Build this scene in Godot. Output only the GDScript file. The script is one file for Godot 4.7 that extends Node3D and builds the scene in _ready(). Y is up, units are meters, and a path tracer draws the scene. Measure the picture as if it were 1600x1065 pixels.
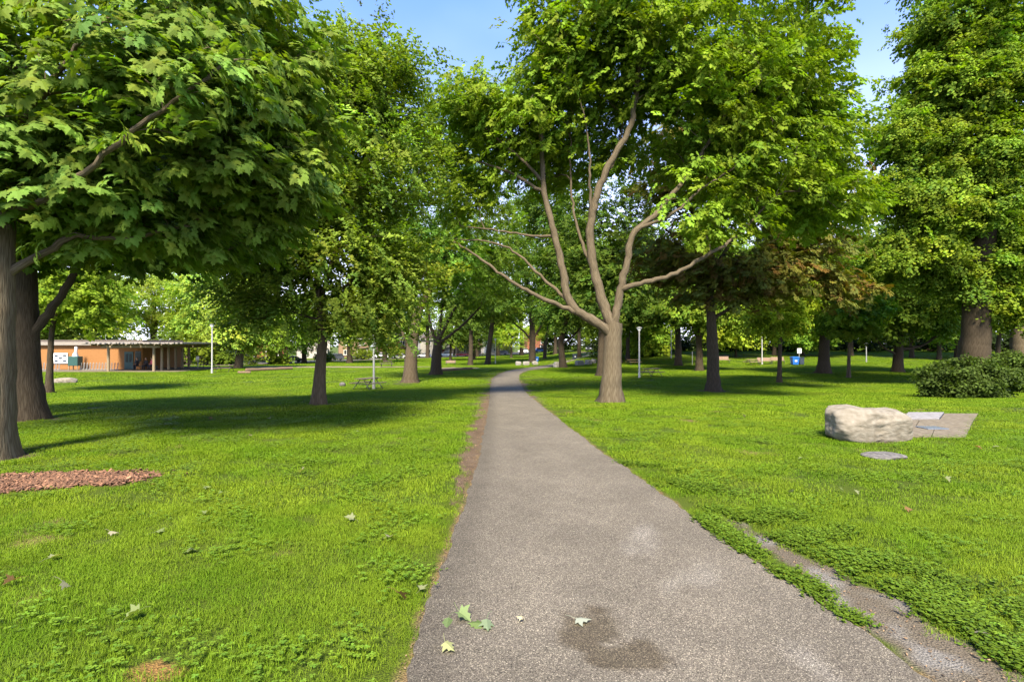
extends Node3D
# A park lawn with maples and an asphalt path. Metres, y up, the view runs along -z.
# Calibration of the photograph (1600 x 1065): focal length 800 px, optical axis at x 800, horizon at y 538.

const EYE := 2.2
const FOCAL := 800.0
const MID_X := 800.0
const MID_Y := 538.0

var rng := RandomNumberGenerator.new()
var wide := FastNoiseLite.new()      # metres-wide variation
var fine := FastNoiseLite.new()      # decimetre variation
var M := {}                          # materials
var path_rows := []                  # [distance, left x, right x]
var bare_rings := []                 # [x, d, radius, ragged] bare soil round trunks and stones
var names := {}
var spray_mesh := {}
var leaf_mesh := {}
var slab_at := Vector3.ZERO
var mulch_at := Vector3.ZERO
var sand_at := []
var stain_at: Array[Vector3] = []

func _ready():
	rng.seed = 20240611
	# ---- camera
	var cam := Camera3D.new()
	cam.name = "camera"
	cam.fov = rad_to_deg(2.0 * atan(532.5 / FOCAL))
	cam.near = 0.05
	cam.far = 3000.0
	cam.position = Vector3(0, EYE, 0)
	cam.rotation_degrees.x = rad_to_deg(atan(5.5 / FOCAL))
	add_child(cam)
	cam.current = true
	# ---- sky and sun
	var env := Environment.new()
	env.background_mode = Environment.BG_SKY
	env.tonemap_mode = Environment.TONE_MAPPER_LINEAR
	env.tonemap_exposure = 4.8
	env.sdfgi_enabled = true
	env.ssao_enabled = true
	env.ssil_enabled = true
	var sm := ProceduralSkyMaterial.new()
	sm.sky_top_color = Color(0.165, 0.275, 0.46)
	sm.sky_horizon_color = Color(0.70, 0.71, 0.76)
	sm.sky_curve = 0.155
	sm.ground_bottom_color = Color(0.12, 0.16, 0.07)
	sm.ground_horizon_color = Color(0.55, 0.58, 0.55)
	sm.sky_energy_multiplier = 1.0
	sm.sky_cover = cloud_cover()
	sm.sky_cover_modulate = Color(0.22, 0.22, 0.225)
	var sky := Sky.new()
	sky.sky_material = sm
	env.sky = sky
	env.background_energy_multiplier = 1.6
	var we := WorldEnvironment.new()
	we.name = "environment"
	we.environment = env
	add_child(we)
	var sun := DirectionalLight3D.new()
	sun.name = "sun"
	sun.light_energy = 0.92
	sun.light_angular_distance = 12.0
	sun.light_color = Color(1.0, 0.95, 0.86)
	sun.shadow_enabled = true
	sun.rotation_degrees = Vector3(-50, -6, 0)
	add_child(sun)
	# ---- tools
	wide.seed = 5
	wide.frequency = 0.23
	wide.fractal_octaves = 3
	fine.seed = 9
	fine.frequency = 2.1
	fine.fractal_octaves = 3
	make_materials()
	lay_out_path()
	slab_at = ground_at(1440, 664)
	mulch_at = ground_at(78, 752)
	stain_at = [ground_at(925, 985), ground_at(985, 1030), ground_at(238, 1050)]
	for q in [[520, 573, 16.0, 3.0], [712, 575, 3.6, 2.0]]:
		var s := ground_at(q[0], q[1])
		sand_at.append([s.x, -s.z, q[2], q[3]])
	var bo := ground_at(1377, 691)
	bare_rings.append([bo.x, -bo.z + 0.45, 0.75, 0.2])
	# ---- the large structure
	plan_trees()
	build_ground()
	build_path()
	build_street()
	for s in tree_list:
		build_tree(s)
	build_grass()
	build_shrubs()
	# ---- objects
	build_pavilion()
	build_houses()
	build_cars()
	build_furniture()
	build_stones()
	build_litter()

# ------------------------------------------------------------------ helpers
func ss(a: float, b: float, x: float) -> float:
	return smoothstep(a, b, x)

func height(x: float, d: float) -> float:
	var right := ss(4.0, 32.0, x)
	return -0.85 * ss(11.0, 37.0, d) + right * ss(62.0, 105.0, d) * 1.7 - (1.0 - right) * 0.95 * ss(68.0, 102.0, d) + 0.025 * wide.get_noise_2d(x * 0.6, d * 0.6)

func spot(px: float, py: float, d: float) -> Vector3:     # a point at distance d in the calibrated view
	return Vector3((px - MID_X) / FOCAL * d, EYE - (py - MID_Y) / FOCAL * d, -d)

func ground_at(px: float, py: float) -> Vector3:          # where that sight line meets the lawn
	var lo := 1.0
	var hi := 1.0
	var d := 1.0
	while d < 400.0:
		var p := spot(px, py, d)
		if p.y < height(p.x, d):
			hi = d
			break
		lo = d
		d += 0.25 + d * 0.01
		hi = d
	for i in 24:
		var m := (lo + hi) * 0.5
		var p := spot(px, py, m)
		if p.y < height(p.x, m):
			hi = m
		else:
			lo = m
	var q := spot(px, py, hi)
	return Vector3(q.x, height(q.x, hi), -hi)

func on_ground(x: float, d: float) -> Vector3:
	return Vector3(x, height(x, d), -d)

func numbered(called: String) -> String:
	var n: int = names.get(called, 0)
	names[called] = n + 1
	return called if n == 0 else "%s_%03d" % [called, n]

func thing(called: String, label: String, category: String, at: Vector3, turn := 0.0, group := "") -> Node3D:
	var o := Node3D.new()
	o.name = numbered(called)
	add_child(o, true)
	o.position = at
	o.rotation.y = turn
	o.set_meta("label", label)
	o.set_meta("category", category)
	if group != "":
		o.set_meta("group", group)
	return o

func part(called: String, mesh: Mesh, mat: Material, parent: Node3D, at := Vector3.ZERO, turn := Vector3.ZERO) -> MeshInstance3D:
	var o := MeshInstance3D.new()
	o.name = called
	o.mesh = mesh
	o.material_override = mat
	o.position = at
	o.rotation = turn
	parent.add_child(o, true)
	return o

func lone(called: String, mesh: Mesh, mat: Material, label: String, category: String, at: Vector3, turn := Vector3.ZERO, group := "") -> MeshInstance3D:
	var o := part(numbered(called), mesh, mat, self, at, turn)
	o.set_meta("label", label)
	o.set_meta("category", category)
	if group != "":
		o.set_meta("group", group)
	return o

func structure(called: String, mesh: Mesh, mat: Material, at := Vector3.ZERO) -> MeshInstance3D:
	var o := part(numbered(called), mesh, mat, self, at)
	o.set_meta("kind", "structure")
	return o

func lin(r: float, g: float, b: float) -> Color:           # a linear base colour as albedo_color wants it
	return Color(r, g, b).linear_to_srgb()

func plain(r: float, g: float, b: float, rough := 0.8, metal := 0.0) -> StandardMaterial3D:
	var m := StandardMaterial3D.new()
	m.albedo_color = lin(r, g, b)
	m.roughness = rough
	m.metallic = metal
	return m

# mesh collector ------------------------------------------------------------
class Mb:
	var v := PackedVector3Array()
	var n := PackedVector3Array()
	var t := PackedVector2Array()
	var c := PackedColorArray()
	var i := PackedInt32Array()
	var col := Color.WHITE
	func put(p: Vector3, nn: Vector3, uv := Vector2.ZERO) -> int:
		v.append(p)
		n.append(nn)
		t.append(uv)
		c.append(col)
		return v.size() - 1
	func tri(a: int, b: int, d: int) -> void:              # turned so that the front is the side of the normals
		var f := (v[b] - v[a]).cross(v[d] - v[a])
		if f.dot(n[a] + n[b] + n[d]) > 0.0:
			i.append(a); i.append(d); i.append(b)
		else:
			i.append(a); i.append(b); i.append(d)
	func face(pts: Array, nn: Vector3) -> void:
		var first := v.size()
		for p in pts:
			put(p, nn, Vector2(p.x + p.z, p.y))
		for k in range(1, pts.size() - 1):
			tri(first, first + k, first + k + 1)
	func done() -> ArrayMesh:
		var a := []
		a.resize(Mesh.ARRAY_MAX)
		a[Mesh.ARRAY_VERTEX] = v
		a[Mesh.ARRAY_NORMAL] = n
		a[Mesh.ARRAY_TEX_UV] = t
		a[Mesh.ARRAY_COLOR] = c
		a[Mesh.ARRAY_INDEX] = i
		var m := ArrayMesh.new()
		m.add_surface_from_arrays(Mesh.PRIMITIVE_TRIANGLES, a)
		return m
	# a box with chamfered edges
	func box(at: Vector3, size: Vector3, bevel := 0.01, turn := Basis.IDENTITY) -> void:
		var h := size * 0.5
		var b := minf(bevel, minf(h.x, minf(h.y, h.z)) * 0.45)
		var ax := [Vector3.RIGHT, Vector3.UP, Vector3.BACK]
		for k in 3:
			for s in [-1.0, 1.0]:
				var u: Vector3 = ax[(k + 1) % 3]
				var w: Vector3 = ax[(k + 2) % 3]
				var nn: Vector3 = ax[k] * s
				var hu: float = h[(k + 1) % 3] - b
				var hw: float = h[(k + 2) % 3] - b
				var o: Vector3 = nn * h[k]
				face([at + turn * (o - u * hu - w * hw), at + turn * (o + u * hu - w * hw), at + turn * (o + u * hu + w * hw), at + turn * (o - u * hu + w * hw)], turn * nn)
		for k in 3:                                         # the twelve chamfers
			for s in [-1.0, 1.0]:
				for q in [-1.0, 1.0]:
					var u: Vector3 = ax[(k + 1) % 3] * s
					var w: Vector3 = ax[(k + 2) % 3] * q
					var along: Vector3 = ax[k] * (h[k] - b)
					var hu: float = h[(k + 1) % 3]
					var hw: float = h[(k + 2) % 3]
					var p1 := u * hu + w * (hw - b)
					var p2 := u * (hu - b) + w * hw
					face([at + turn * (p1 - along), at + turn * (p2 - along), at + turn * (p2 + along), at + turn * (p1 + along)], turn * (u + w).normalized())
		for sx in [-1.0, 1.0]:
			for sy in [-1.0, 1.0]:
				for sz in [-1.0, 1.0]:
					var s := Vector3(sx, sy, sz)
					face([at + turn * (s * Vector3(h.x, h.y - b, h.z - b)), at + turn * (s * Vector3(h.x - b, h.y, h.z - b)), at + turn * (s * Vector3(h.x - b, h.y - b, h.z))], turn * s.normalized())
	# a tube along points with radii; the texture runs round (u, metres) and along (v, metres)
	func tube(p: PackedVector3Array, r: PackedFloat32Array, sides: int, cap := true, lobes := 0.0, lobe_turn := 0.0) -> void:
		var count := p.size()
		if count < 2:
			return
		var side := Vector3.RIGHT
		var run := 0.0
		var first := v.size()
		for k in count:
			var dir := (p[mini(k + 1, count - 1)] - p[maxi(k - 1, 0)]).normalized()
			if k == 0:
				side = dir.cross(Vector3.FORWARD if absf(dir.z) < 0.8 else Vector3.RIGHT).normalized()
			else:
				side = (side - dir * side.dot(dir)).normalized()
				run += p[k].distance_to(p[k - 1])
			var other := dir.cross(side)
			for j in sides + 1:
				var a := TAU * j / sides
				var o := side * cos(a) + other * sin(a)
				var rr := r[k]
				if lobes > 0.0:
					var low := exp(-(p[k].y - p[0].y) / 0.42)
					rr *= 1.0 + low * (0.55 + lobes * (sin(a * 3.0 + lobe_turn) + 0.6 * sin(a * 5.0 + lobe_turn * 2.3))) + 0.035 * sin(a * 4.0 + p[k].y * 1.7 + lobe_turn)
				put(p[k] + o * rr, o, Vector2(a / TAU * maxf(r[0], 0.02) * TAU, run))
		for k in count - 1:
			for j in sides:
				var a := first + k * (sides + 1) + j
				var b := a + sides + 1
				i.append(a); i.append(b); i.append(a + 1)
				i.append(a + 1); i.append(b); i.append(b + 1)
		if cap:
			for e in [0, count - 1]:
				var dir: Vector3 = (p[0] - p[1]).normalized() if e == 0 else (p[count - 1] - p[count - 2]).normalized()
				var m := put(p[e] + dir * r[e] * 0.2, dir)
				for j in sides:
					var a: int = first + e * (sides + 1) + j
					if e == 0:
						i.append(m); i.append(a); i.append(a + 1)
					else:
						i.append(m); i.append(a + 1); i.append(a)
	func rod(a: Vector3, b: Vector3, ra: float, rb: float, sides := 8) -> void:
		tube(PackedVector3Array([a, b]), PackedFloat32Array([ra, rb]), sides)

func boxed(size: Vector3, bevel := 0.01) -> ArrayMesh:
	var m := Mb.new()
	m.box(Vector3.ZERO, size, bevel)
	return m.done()

# ------------------------------------------------------------------ materials
func cloud_cover() -> ImageTexture:
	var n := FastNoiseLite.new()
	n.seed = 3
	n.frequency = 1.6
	n.fractal_octaves = 5
	var im := Image.create(512, 256, false, Image.FORMAT_RGBA8)
	for y in 256:
		var up := PI * (0.5 - (y + 0.5) / 256.0)
		for x in 512:
			var a := TAU * x / 512.0
			var p := Vector3(cos(a) * cos(up), sin(up) * 2.6, sin(a) * cos(up))
			var w := clampf(n.get_noise_3d(p.x, p.y, p.z) * 1.5 + 0.12, 0.0, 1.0)
			im.set_pixel(x, y, Color(1, 1, 1, w * 0.55))
	return ImageTexture.create_from_image(im)

func noise_image(size: int, freq: float, seed_: int, kind := FastNoiseLite.TYPE_SIMPLEX_SMOOTH, oct := 4, fractal := FastNoiseLite.FRACTAL_FBM) -> Image:
	var n := FastNoiseLite.new()
	n.seed = seed_
	n.noise_type = kind
	n.frequency = freq
	n.fractal_octaves = oct
	n.fractal_type = fractal
	var im := n.get_seamless_image(size, size)
	im.convert(Image.FORMAT_RGBA8)
	return im

func ramped(im: Image, lo: Color, hi: Color, power := 1.0) -> ImageTexture:
	var o := Image.create(im.get_width(), im.get_height(), false, Image.FORMAT_RGBA8)
	for y in im.get_height():
		for x in im.get_width():
			o.set_pixel(x, y, lo.lerp(hi, pow(im.get_pixel(x, y).r, power)))
	return ImageTexture.create_from_image(o)

func foliage(backlight: Color, rough := 0.5) -> StandardMaterial3D:
	var m := StandardMaterial3D.new()
	m.vertex_color_use_as_albedo = true
	m.roughness = rough
	m.metallic_specular = 0.2
	m.backlight_enabled = true
	m.backlight = backlight
	m.cull_mode = BaseMaterial3D.CULL_DISABLED
	return m

func textured(tex: Texture2D, bump: Texture2D, depth_cm: float, scale: Vector3, rough := 0.9, triplanar := true) -> StandardMaterial3D:
	var m := StandardMaterial3D.new()
	m.albedo_texture = tex
	m.vertex_color_use_as_albedo = true
	m.roughness = rough
	m.metallic_specular = 0.3
	m.uv1_scale = scale
	if triplanar:
		m.uv1_triplanar = true
		m.uv1_world_triplanar = true
	if bump:
		m.heightmap_enabled = true
		m.heightmap_texture = bump
		m.heightmap_scale = depth_cm
	return m

func make_materials() -> void:
	M.leaf = foliage(Color(0.92, 0.96, 0.42), 0.6)
	M.grass = foliage(Color(0.62, 0.74, 0.30), 0.5)
	# bark: ridged noise drawn out along the stem
	var ridge := noise_image(256, 0.022, 21, FastNoiseLite.TYPE_SIMPLEX_SMOOTH, 5, FastNoiseLite.FRACTAL_RIDGED)
	var ridge_tex := ImageTexture.create_from_image(ridge)
	var bark_tex := ramped(ridge, Color(1.0, 0.99, 0.97), Color(0.62, 0.58, 0.54), 1.5)
	for k in {"pale": [0.165, 0.140, 0.098], "mid": [0.130, 0.106, 0.074], "dark": [0.080, 0.066, 0.047], "mossy": [0.155, 0.145, 0.075]}:
		var c: Array = {"pale": [0.165, 0.140, 0.098], "mid": [0.130, 0.106, 0.074], "dark": [0.080, 0.066, 0.047], "mossy": [0.155, 0.145, 0.075]}[k]
		var b := textured(bark_tex, ridge_tex, 1.1, Vector3(3.6, 0.24, 1), 0.95, false)
		b.albedo_color = lin(c[0], c[1], c[2])
		M["bark_" + k] = b
	# soil under the grass
	var grit := noise_image(512, 0.09, 31, FastNoiseLite.TYPE_SIMPLEX_SMOOTH, 4)
	M.soil = textured(ramped(grit, Color(0.45, 0.45, 0.45), Color(1, 1, 1)), ImageTexture.create_from_image(grit), 1.6, Vector3(1.1, 1.1, 1.1), 0.97)
	# asphalt: pale chips of stone in dark binder
	var chips := Image.create(1024, 1024, false, Image.FORMAT_RGBA8)
	var rise := Image.create(1024, 1024, false, Image.FORMAT_RGBA8)
	chips.fill(Color(0.50, 0.485, 0.47))
	rise.fill(Color(0.3, 0.3, 0.3))
	var r := RandomNumberGenerator.new()
	r.seed = 77
	for k in 52000:
		var x := r.randi() % 1024
		var y := r.randi() % 1024
		var s := 2 + r.randi() % 7
		var g := clampf(r.randfn(0.60, 0.15), 0.22, 0.98)
		var tone := Color(g * 1.01, g * 0.985, g * 0.935) if r.randf() < 0.8 else Color(g * 0.68, g * 0.66, g * 0.64)
		chips.fill_rect(Rect2i(x, y, s, maxi(1, s - r.randi() % 4)), tone)
		rise.fill_rect(Rect2i(x, y, s, maxi(1, s - r.randi() % 4)), Color(g, g, g))
	M.asphalt = textured(ImageTexture.create_from_image(chips), ImageTexture.create_from_image(rise), 0.35, Vector3(0.9, 0.9, 0.9), 0.88)
	# stone, concrete, wood
	var vein := noise_image(512, 0.012, 41, FastNoiseLite.TYPE_SIMPLEX_SMOOTH, 6)
	var vein_tex := ImageTexture.create_from_image(vein)
	M.rock = textured(ramped(vein, Color(0.72, 0.69, 0.64), Color(1, 0.99, 0.97)), vein_tex, 1.5, Vector3(0.7, 1.1, 0.7), 0.9)
	M.rock.albedo_color = lin(0.265, 0.25, 0.22)
	M.flagstone = textured(ramped(vein, Color(0.6, 0.6, 0.62), Color(1, 1, 1)), vein_tex, 1.0, Vector3(1.3, 1.3, 1.3), 0.85)
	M.flagstone.albedo_color = lin(0.19, 0.18, 0.172)
	M.concrete = textured(ramped(vein, Color(0.72, 0.70, 0.68), Color(1, 1, 1)), vein_tex, 0.5, Vector3(0.8, 0.8, 0.8), 0.9)
	M.concrete.albedo_color = lin(0.20, 0.175, 0.135)
	M.block = M.concrete.duplicate()
	M.block.albedo_color = lin(0.32, 0.31, 0.28)
	M.pale_plate = M.concrete.duplicate()
	M.pale_plate.albedo_color = lin(0.29, 0.29, 0.31)
	var grain := ramped(noise_image(256, 0.02, 51, FastNoiseLite.TYPE_SIMPLEX_SMOOTH, 4), Color(0.62, 0.6, 0.58), Color(1, 1, 1))
	M.wood = textured(grain, null, 0, Vector3(6, 6, 0.8), 0.85)
	M.wood.albedo_color = lin(0.20, 0.165, 0.125)
	M.log = M.wood.duplicate()
	M.log.albedo_color = lin(0.24, 0.17, 0.115)
	M.bench_wood = M.wood.duplicate()
	M.bench_wood.albedo_color = lin(0.46, 0.33, 0.26)
	M.post_wood = M.wood.duplicate()
	M.post_wood.albedo_color = lin(0.40, 0.33, 0.22)
	M.brick = textured(grain, null, 0, Vector3(3, 9, 3), 0.9)
	M.brick.albedo_color = lin(0.44, 0.22, 0.085)
	M.brick_red = M.brick.duplicate()
	M.brick_red.albedo_color = lin(0.33, 0.13, 0.075)
	M.brick_tan = M.brick.duplicate()
	M.brick_tan.albedo_color = lin(0.42, 0.30, 0.20)
	M.render_white = M.brick.duplicate()
	M.render_white.albedo_color = lin(0.68, 0.66, 0.62)
	M.shingle = M.wood.duplicate()
	M.shingle.albedo_color = lin(0.17, 0.145, 0.13)
	M.roof_grey = M.wood.duplicate()
	M.roof_grey.albedo_color = lin(0.40, 0.37, 0.33)
	M.trim = plain(0.66, 0.65, 0.62, 0.6)
	M.steel = plain(0.27, 0.28, 0.27, 0.5, 0.2)
	M.pale_steel = plain(0.40, 0.405, 0.39, 0.5)
	M.dark_steel = plain(0.035, 0.04, 0.04, 0.5)
	M.green_paint = plain(0.02, 0.07, 0.06, 0.5)
	M.blue_plastic = plain(0.015, 0.13, 0.46, 0.4)
	M.dark_plastic = plain(0.03, 0.045, 0.07, 0.5)
	M.white_plastic = plain(0.74, 0.74, 0.72, 0.4)
	M.tyre = plain(0.02, 0.02, 0.02, 0.8)
	M.window = plain(0.03, 0.035, 0.04, 0.08)
	M.lamp_glass = plain(0.8, 0.8, 0.78, 0.25)
	M.red_lens = plain(0.35, 0.02, 0.02, 0.25)
	M.clear_lens = plain(0.7, 0.7, 0.68, 0.2)
	M.pink = plain(0.55, 0.16, 0.2, 0.8)
	M.skinned = StandardMaterial3D.new()
	M.skinned.vertex_color_use_as_albedo = true
	M.skinned.roughness = 0.8

# ------------------------------------------------------------------ the path and what is bare
func lay_out_path() -> void:
	for r in [[1065, 633, 1452], [960, 664, 1303], [860, 700, 1152], [760, 736, 1017], [700, 752, 931], [675, 757, 898], [645, 762, 860], [622, 765, 831], [602, 767, 815], [590, 771, 811], [583, 783, 814], [578, 800, 830], [574, 828, 856], [570, 856, 880], [566, 876, 897], [561, 896, 912], [556, 913, 927], [552, 924, 936]]:
		var a := ground_at(r[1], r[0])
		var b := ground_at(r[2], r[0])
		path_rows.append([-a.z, a.x, b.x])
	var p: Array = path_rows[0]
	var q: Array = path_rows[2]
	for d in [1.2, -2.0, -12.0]:                            # it goes on behind the camera
		var t: float = (d - p[0]) / (q[0] - p[0])
		path_rows.push_front([d, lerpf(p[1], q[1], t), lerpf(p[2], q[2], t)])

func path_edges(d: float) -> Vector2:
	var n := path_rows.size()
	if d <= path_rows[0][0]:
		return Vector2(path_rows[0][1], path_rows[0][2])
	for k in n - 1:
		if d < path_rows[k + 1][0]:
			var t: float = (d - path_rows[k][0]) / (path_rows[k + 1][0] - path_rows[k][0])
			var a: Array = path_rows[maxi(k - 1, 0)]
			var b: Array = path_rows[k]
			var c: Array = path_rows[k + 1]
			var e: Array = path_rows[mini(k + 2, n - 1)]
			return Vector2(cubic_interpolate_in_time(b[1], c[1], a[1], e[1], t, c[0] - b[0], minf(a[0] - b[0], -0.001), maxf(e[0] - b[0], c[0] - b[0] + 0.001)), cubic_interpolate_in_time(b[2], c[2], a[2], e[2], t, c[0] - b[0], minf(a[0] - b[0], -0.001), maxf(e[0] - b[0], c[0] - b[0] + 0.001)))
	return Vector2(path_rows[n - 1][1], path_rows[n - 1][2])

# how bare the lawn is: [0..1, soil colour]
func bare(x: float, d: float) -> Array:
	var e := path_edges(d)
	var nz := fine.get_noise_2d(x, d)
	var nb := wide.get_noise_2d(x * 5.0, d * 5.0)
	var out := 0.0
	var col := Color(0.20, 0.155, 0.105)
	var left := e.x - x
	var right := x - e.y
	if left < 0.0 and right < 0.0:
		return [1.0, col]
	# a thin worn rim on both sides
	var rim := minf(left if left > 0.0 else 99.0, right if right > 0.0 else 99.0)
	out = 1.0 - ss(0.02, 0.09 + 0.07 * nz, rim)
	if out > 0.3:
		col = Color(0.30, 0.21, 0.10)
	if right > 0.0 and d < 8.0:                             # the trodden strip on the right
		var hw := lerpf(0.52, 0.16, ss(2.6, 6.6, d)) * (1.0 + 0.9 * nb)
		var mid := lerpf(0.34, 0.46, ss(2.6, 4.6, d)) + 0.10 * wide.get_noise_2d(d * 6.0, 7.0)
		var k := (1.0 - ss(hw * 0.55, hw, absf(right - mid) + 0.10 * nz)) * (1.0 - ss(5.9, 6.9, d))
		if k > out:
			out = k
			col = Color(0.215, 0.18, 0.13).lerp(Color(0.32, 0.30, 0.27), ss(0.0, 0.35, nb))
	if left > 0.0 and d > 7.0:                              # and the leaf-strewn one on the left
		var hw := (0.30 + 0.30 * nb) * ss(7.0, 10.0, d) * (1.0 - ss(19.0, 24.0, d))
		var k := 1.0 - ss(hw * 0.6, hw + 0.02, absf(left - 0.16) + 0.08 * nz)
		if d > 20.0:
			k = maxf(k, (1.0 - ss(0.3, 0.8, left + 0.4 * nz)) * (1.0 - ss(30.0, 36.0, d)))
		if k > out:
			out = k
			col = Color(0.16, 0.108, 0.07).lerp(Color(0.24, 0.175, 0.12), clampf(0.5 + nz, 0, 1))
	if right > 0.0 and d > 22.0 and d < 44.0:
		var k := 1.0 - ss(0.2, 0.7, right + 0.5 * nz)
		if k > out:
			out = k
	for b in bare_rings:
		var dx: float = x - b[0]
		var dd: float = d - b[1]
		if absf(dx) < b[2] * 2.0 and absf(dd) < b[2] * 2.0:
			var k: float = 1.0 - ss(b[2] * 0.75, b[2], sqrt(dx * dx + dd * dd) * (1.0 + b[3] * (nz + nb)))
			if k > out:
				out = k
				col = Color(0.17, 0.125, 0.085)
	var sl := slab_row(d)
	if sl.y > sl.x and x > sl.x - 0.06 and x < sl.y + 0.06:
		return [1.0, Color(0.2, 0.15, 0.09)]
	# the mulch bed
	var mx := x - mulch_at.x
	var md := d + mulch_at.z
	if absf(mx) < 4.0 and absf(md) < 3.0:
		var k := 1.0 - ss(0.8, 1.0, sqrt(pow(mx / 1.75, 2.0) + pow((md - mx * 0.18) / 0.62, 2.0)) + 0.25 * nz + 0.1 * nb)
		if k > out:
			out = k
			col = Color(0.19, 0.105, 0.06)
	# sandy ground of the play area
	for s in sand_at:
		var k: float = 1.0 - ss(0.85, 1.0, sqrt(pow((x - s[0]) / s[2], 2.0) + pow((d - s[1]) / s[3], 2.0)) + 0.15 * nb)
		if k > out:
			out = k
			col = Color(0.36, 0.28, 0.20)
	var st := stain_at[2]
	var kk := 1.0 - ss(0.8, 1.0, sqrt(pow((x - st.x) / 0.24, 2.0) + pow((d + st.z) / 0.13, 2.0)) + 0.4 * nz)
	if kk > out:
		out = kk
		col = Color(0.36, 0.21, 0.07)
	# straw-coloured worn spots
	if d < 40.0:
		var w := ss(0.52, 0.68, wide.get_noise_2d(x * 2.4 + 40.0, d * 2.4 - 11.0))
		if w * 0.8 > out:
			out = w * 0.8
			col = Color(0.33, 0.24, 0.10)
	return [clampf(out, 0.0, 1.0), col]

const SLABS := [[684, 1340, 1509], [667, 1345, 1517], [657, 1352, 1522], [647, 1362, 1529]]   # [py, left px, right px] of the paving's joints
var slab_rows := []

func slab_row(d: float) -> Vector2:                         # the paving's left and right edge at that distance
	if slab_rows.is_empty():
		for q in SLABS:
			var a := ground_at(q[1], q[0])
			slab_rows.append([-a.z, a.x, ground_at(q[2], q[0]).x])
	for k in slab_rows.size() - 1:
		if d >= slab_rows[k][0] and d <= slab_rows[k + 1][0]:
			var t: float = (d - slab_rows[k][0]) / (slab_rows[k + 1][0] - slab_rows[k][0])
			return Vector2(lerpf(slab_rows[k][1], slab_rows[k + 1][1], t), lerpf(slab_rows[k][2], slab_rows[k + 1][2], t))
	return Vector2(1, 0)

func build_ground() -> void:
	var xs := PackedFloat32Array()
	var ds := PackedFloat32Array()
	var d := -14.0
	while d < 900.0:
		ds.append(d)
		var a := absf(d - 3.2)
		d += clampf(0.045 + maxf(a - 1.4, 0.0) * 0.019, 0.045, 60.0)
	var m := Mb.new()
	var cols := 380
	for k in ds.size():
		var dd := ds[k]
		var half := maxf(absf(dd), 5.0) * 1.25 + 8.0
		if dd > 200.0:
			half = dd * 2.5
		for j in cols + 1:
			var u := 2.0 * j / cols - 1.0
			var x := half * (0.72 * u + 0.28 * u * u * u) + (0.6 if dd < 12.0 else 0.0)
			var b := bare(x, dd) if dd < 160.0 else [0.0, Color.WHITE]
			var green := Color(0.090, 0.145, 0.010).lerp(Color(0.115, 0.165, 0.012), 0.5 + wide.get_noise_2d(x, dd))
			m.col = green.lerp(b[1], b[0])
			m.put(Vector3(x, height(x, dd), -dd), Vector3.UP)
	var w := cols + 1
	for k in ds.size() - 1:
		for j in cols:
			var a := k * w + j
			m.i.append(a); m.i.append(a + w); m.i.append(a + 1)
			m.i.append(a + 1); m.i.append(a + w); m.i.append(a + w + 1)
	structure("ground", m.done(), M.soil)

func build_path() -> void:
	var m := Mb.new()
	var ds := PackedFloat32Array()
	var d := -11.0
	while d < path_rows[-1][0]:
		ds.append(d)
		d += clampf(0.05 + maxf(absf(d - 3.0) - 1.5, 0.0) * 0.012, 0.05, 0.8)
	var cols := 44
	for k in ds.size():
		var dd := ds[k]
		var e := path_edges(dd)
		var l := e.x + 0.05 * fine.get_noise_2d(3.0, dd * 1.6) + 0.05 * wide.get_noise_2d(3.0, dd * 3.0)
		var r := e.y + 0.05 * fine.get_noise_2d(9.0, dd * 1.6) + 0.05 * wide.get_noise_2d(9.0, dd * 3.0)
		for j in cols + 3:
			var t := clampf((j - 1.0) / cols, 0.0, 1.0)
			var x := lerpf(l, r, t)
			var y := height(x, dd) + 0.022 + 0.012 * sin(t * PI)
			if j == 0 or j == cols + 2:
				y -= 0.06
				x += -0.015 if j == 0 else 0.015
			var nb := wide.get_noise_2d(x * 2.5, dd * 2.5)
			var nf := fine.get_noise_2d(x * 1.3, dd * 1.3)
			var c := Color(0.70, 0.655, 0.575) * (1.0 + 0.2 * nb + 0.10 * nf)
			# pale scuffs of dried silt, drawn out along the walking line
			var scuff := ss(0.22, 0.5, wide.get_noise_2d((x - dd * 0.25) * 4.0 + 20.0, dd * 1.7)) * ss(0.45, 0.7, t) * (1.0 - ss(0.86, 0.97, t)) * (1.0 - ss(6.0, 9.0, dd))
			c = c.lerp(Color(1.0, 0.97, 0.92), scuff * (0.55 + 0.4 * nf))
			# a brown stain where a puddle dried
			var sp := stain(x, dd, nf, nb)
			c = c.lerp(Color(0.30, 0.25, 0.17), sp * 0.72)
			# darker, coarser binder towards the left edge
			c = c * (1.0 - 0.28 * (1.0 - ss(0.02, 0.20 + 0.1 * nb, t)))
			c.a = 1.0
			m.col = c * Color(0.62, 0.62, 0.62)
			var n := Vector3.UP if j > 0 and j < cols + 2 else Vector3(-1 if j == 0 else 1, 0.3, 0).normalized()
			m.put(Vector3(x, y, -dd), n)
	var w := cols + 3
	for k in ds.size() - 1:
		for j in w - 1:
			var a := k * w + j
			m.i.append(a); m.i.append(a + w); m.i.append(a + 1)
			m.i.append(a + 1); m.i.append(a + w); m.i.append(a + w + 1)
	structure("asphalt_path", m.done(), M.asphalt)

func stain(x: float, d: float, nf: float, nb: float) -> float:
	var p := stain_at[0]
	var q := stain_at[1]
	var a := 1.0 - ss(0.75, 1.0, sqrt(pow((x - p.x) / 0.26, 2.0) + pow((d + p.z) / 0.34, 2.0)) + 0.5 * nf + 0.3 * nb)
	var b := 1.0 - ss(0.75, 1.0, sqrt(pow((x - q.x) / 0.32, 2.0) + pow((d + q.z) / 0.2, 2.0)) + 0.5 * nf + 0.3 * nb)
	return maxf(a, b)

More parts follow.
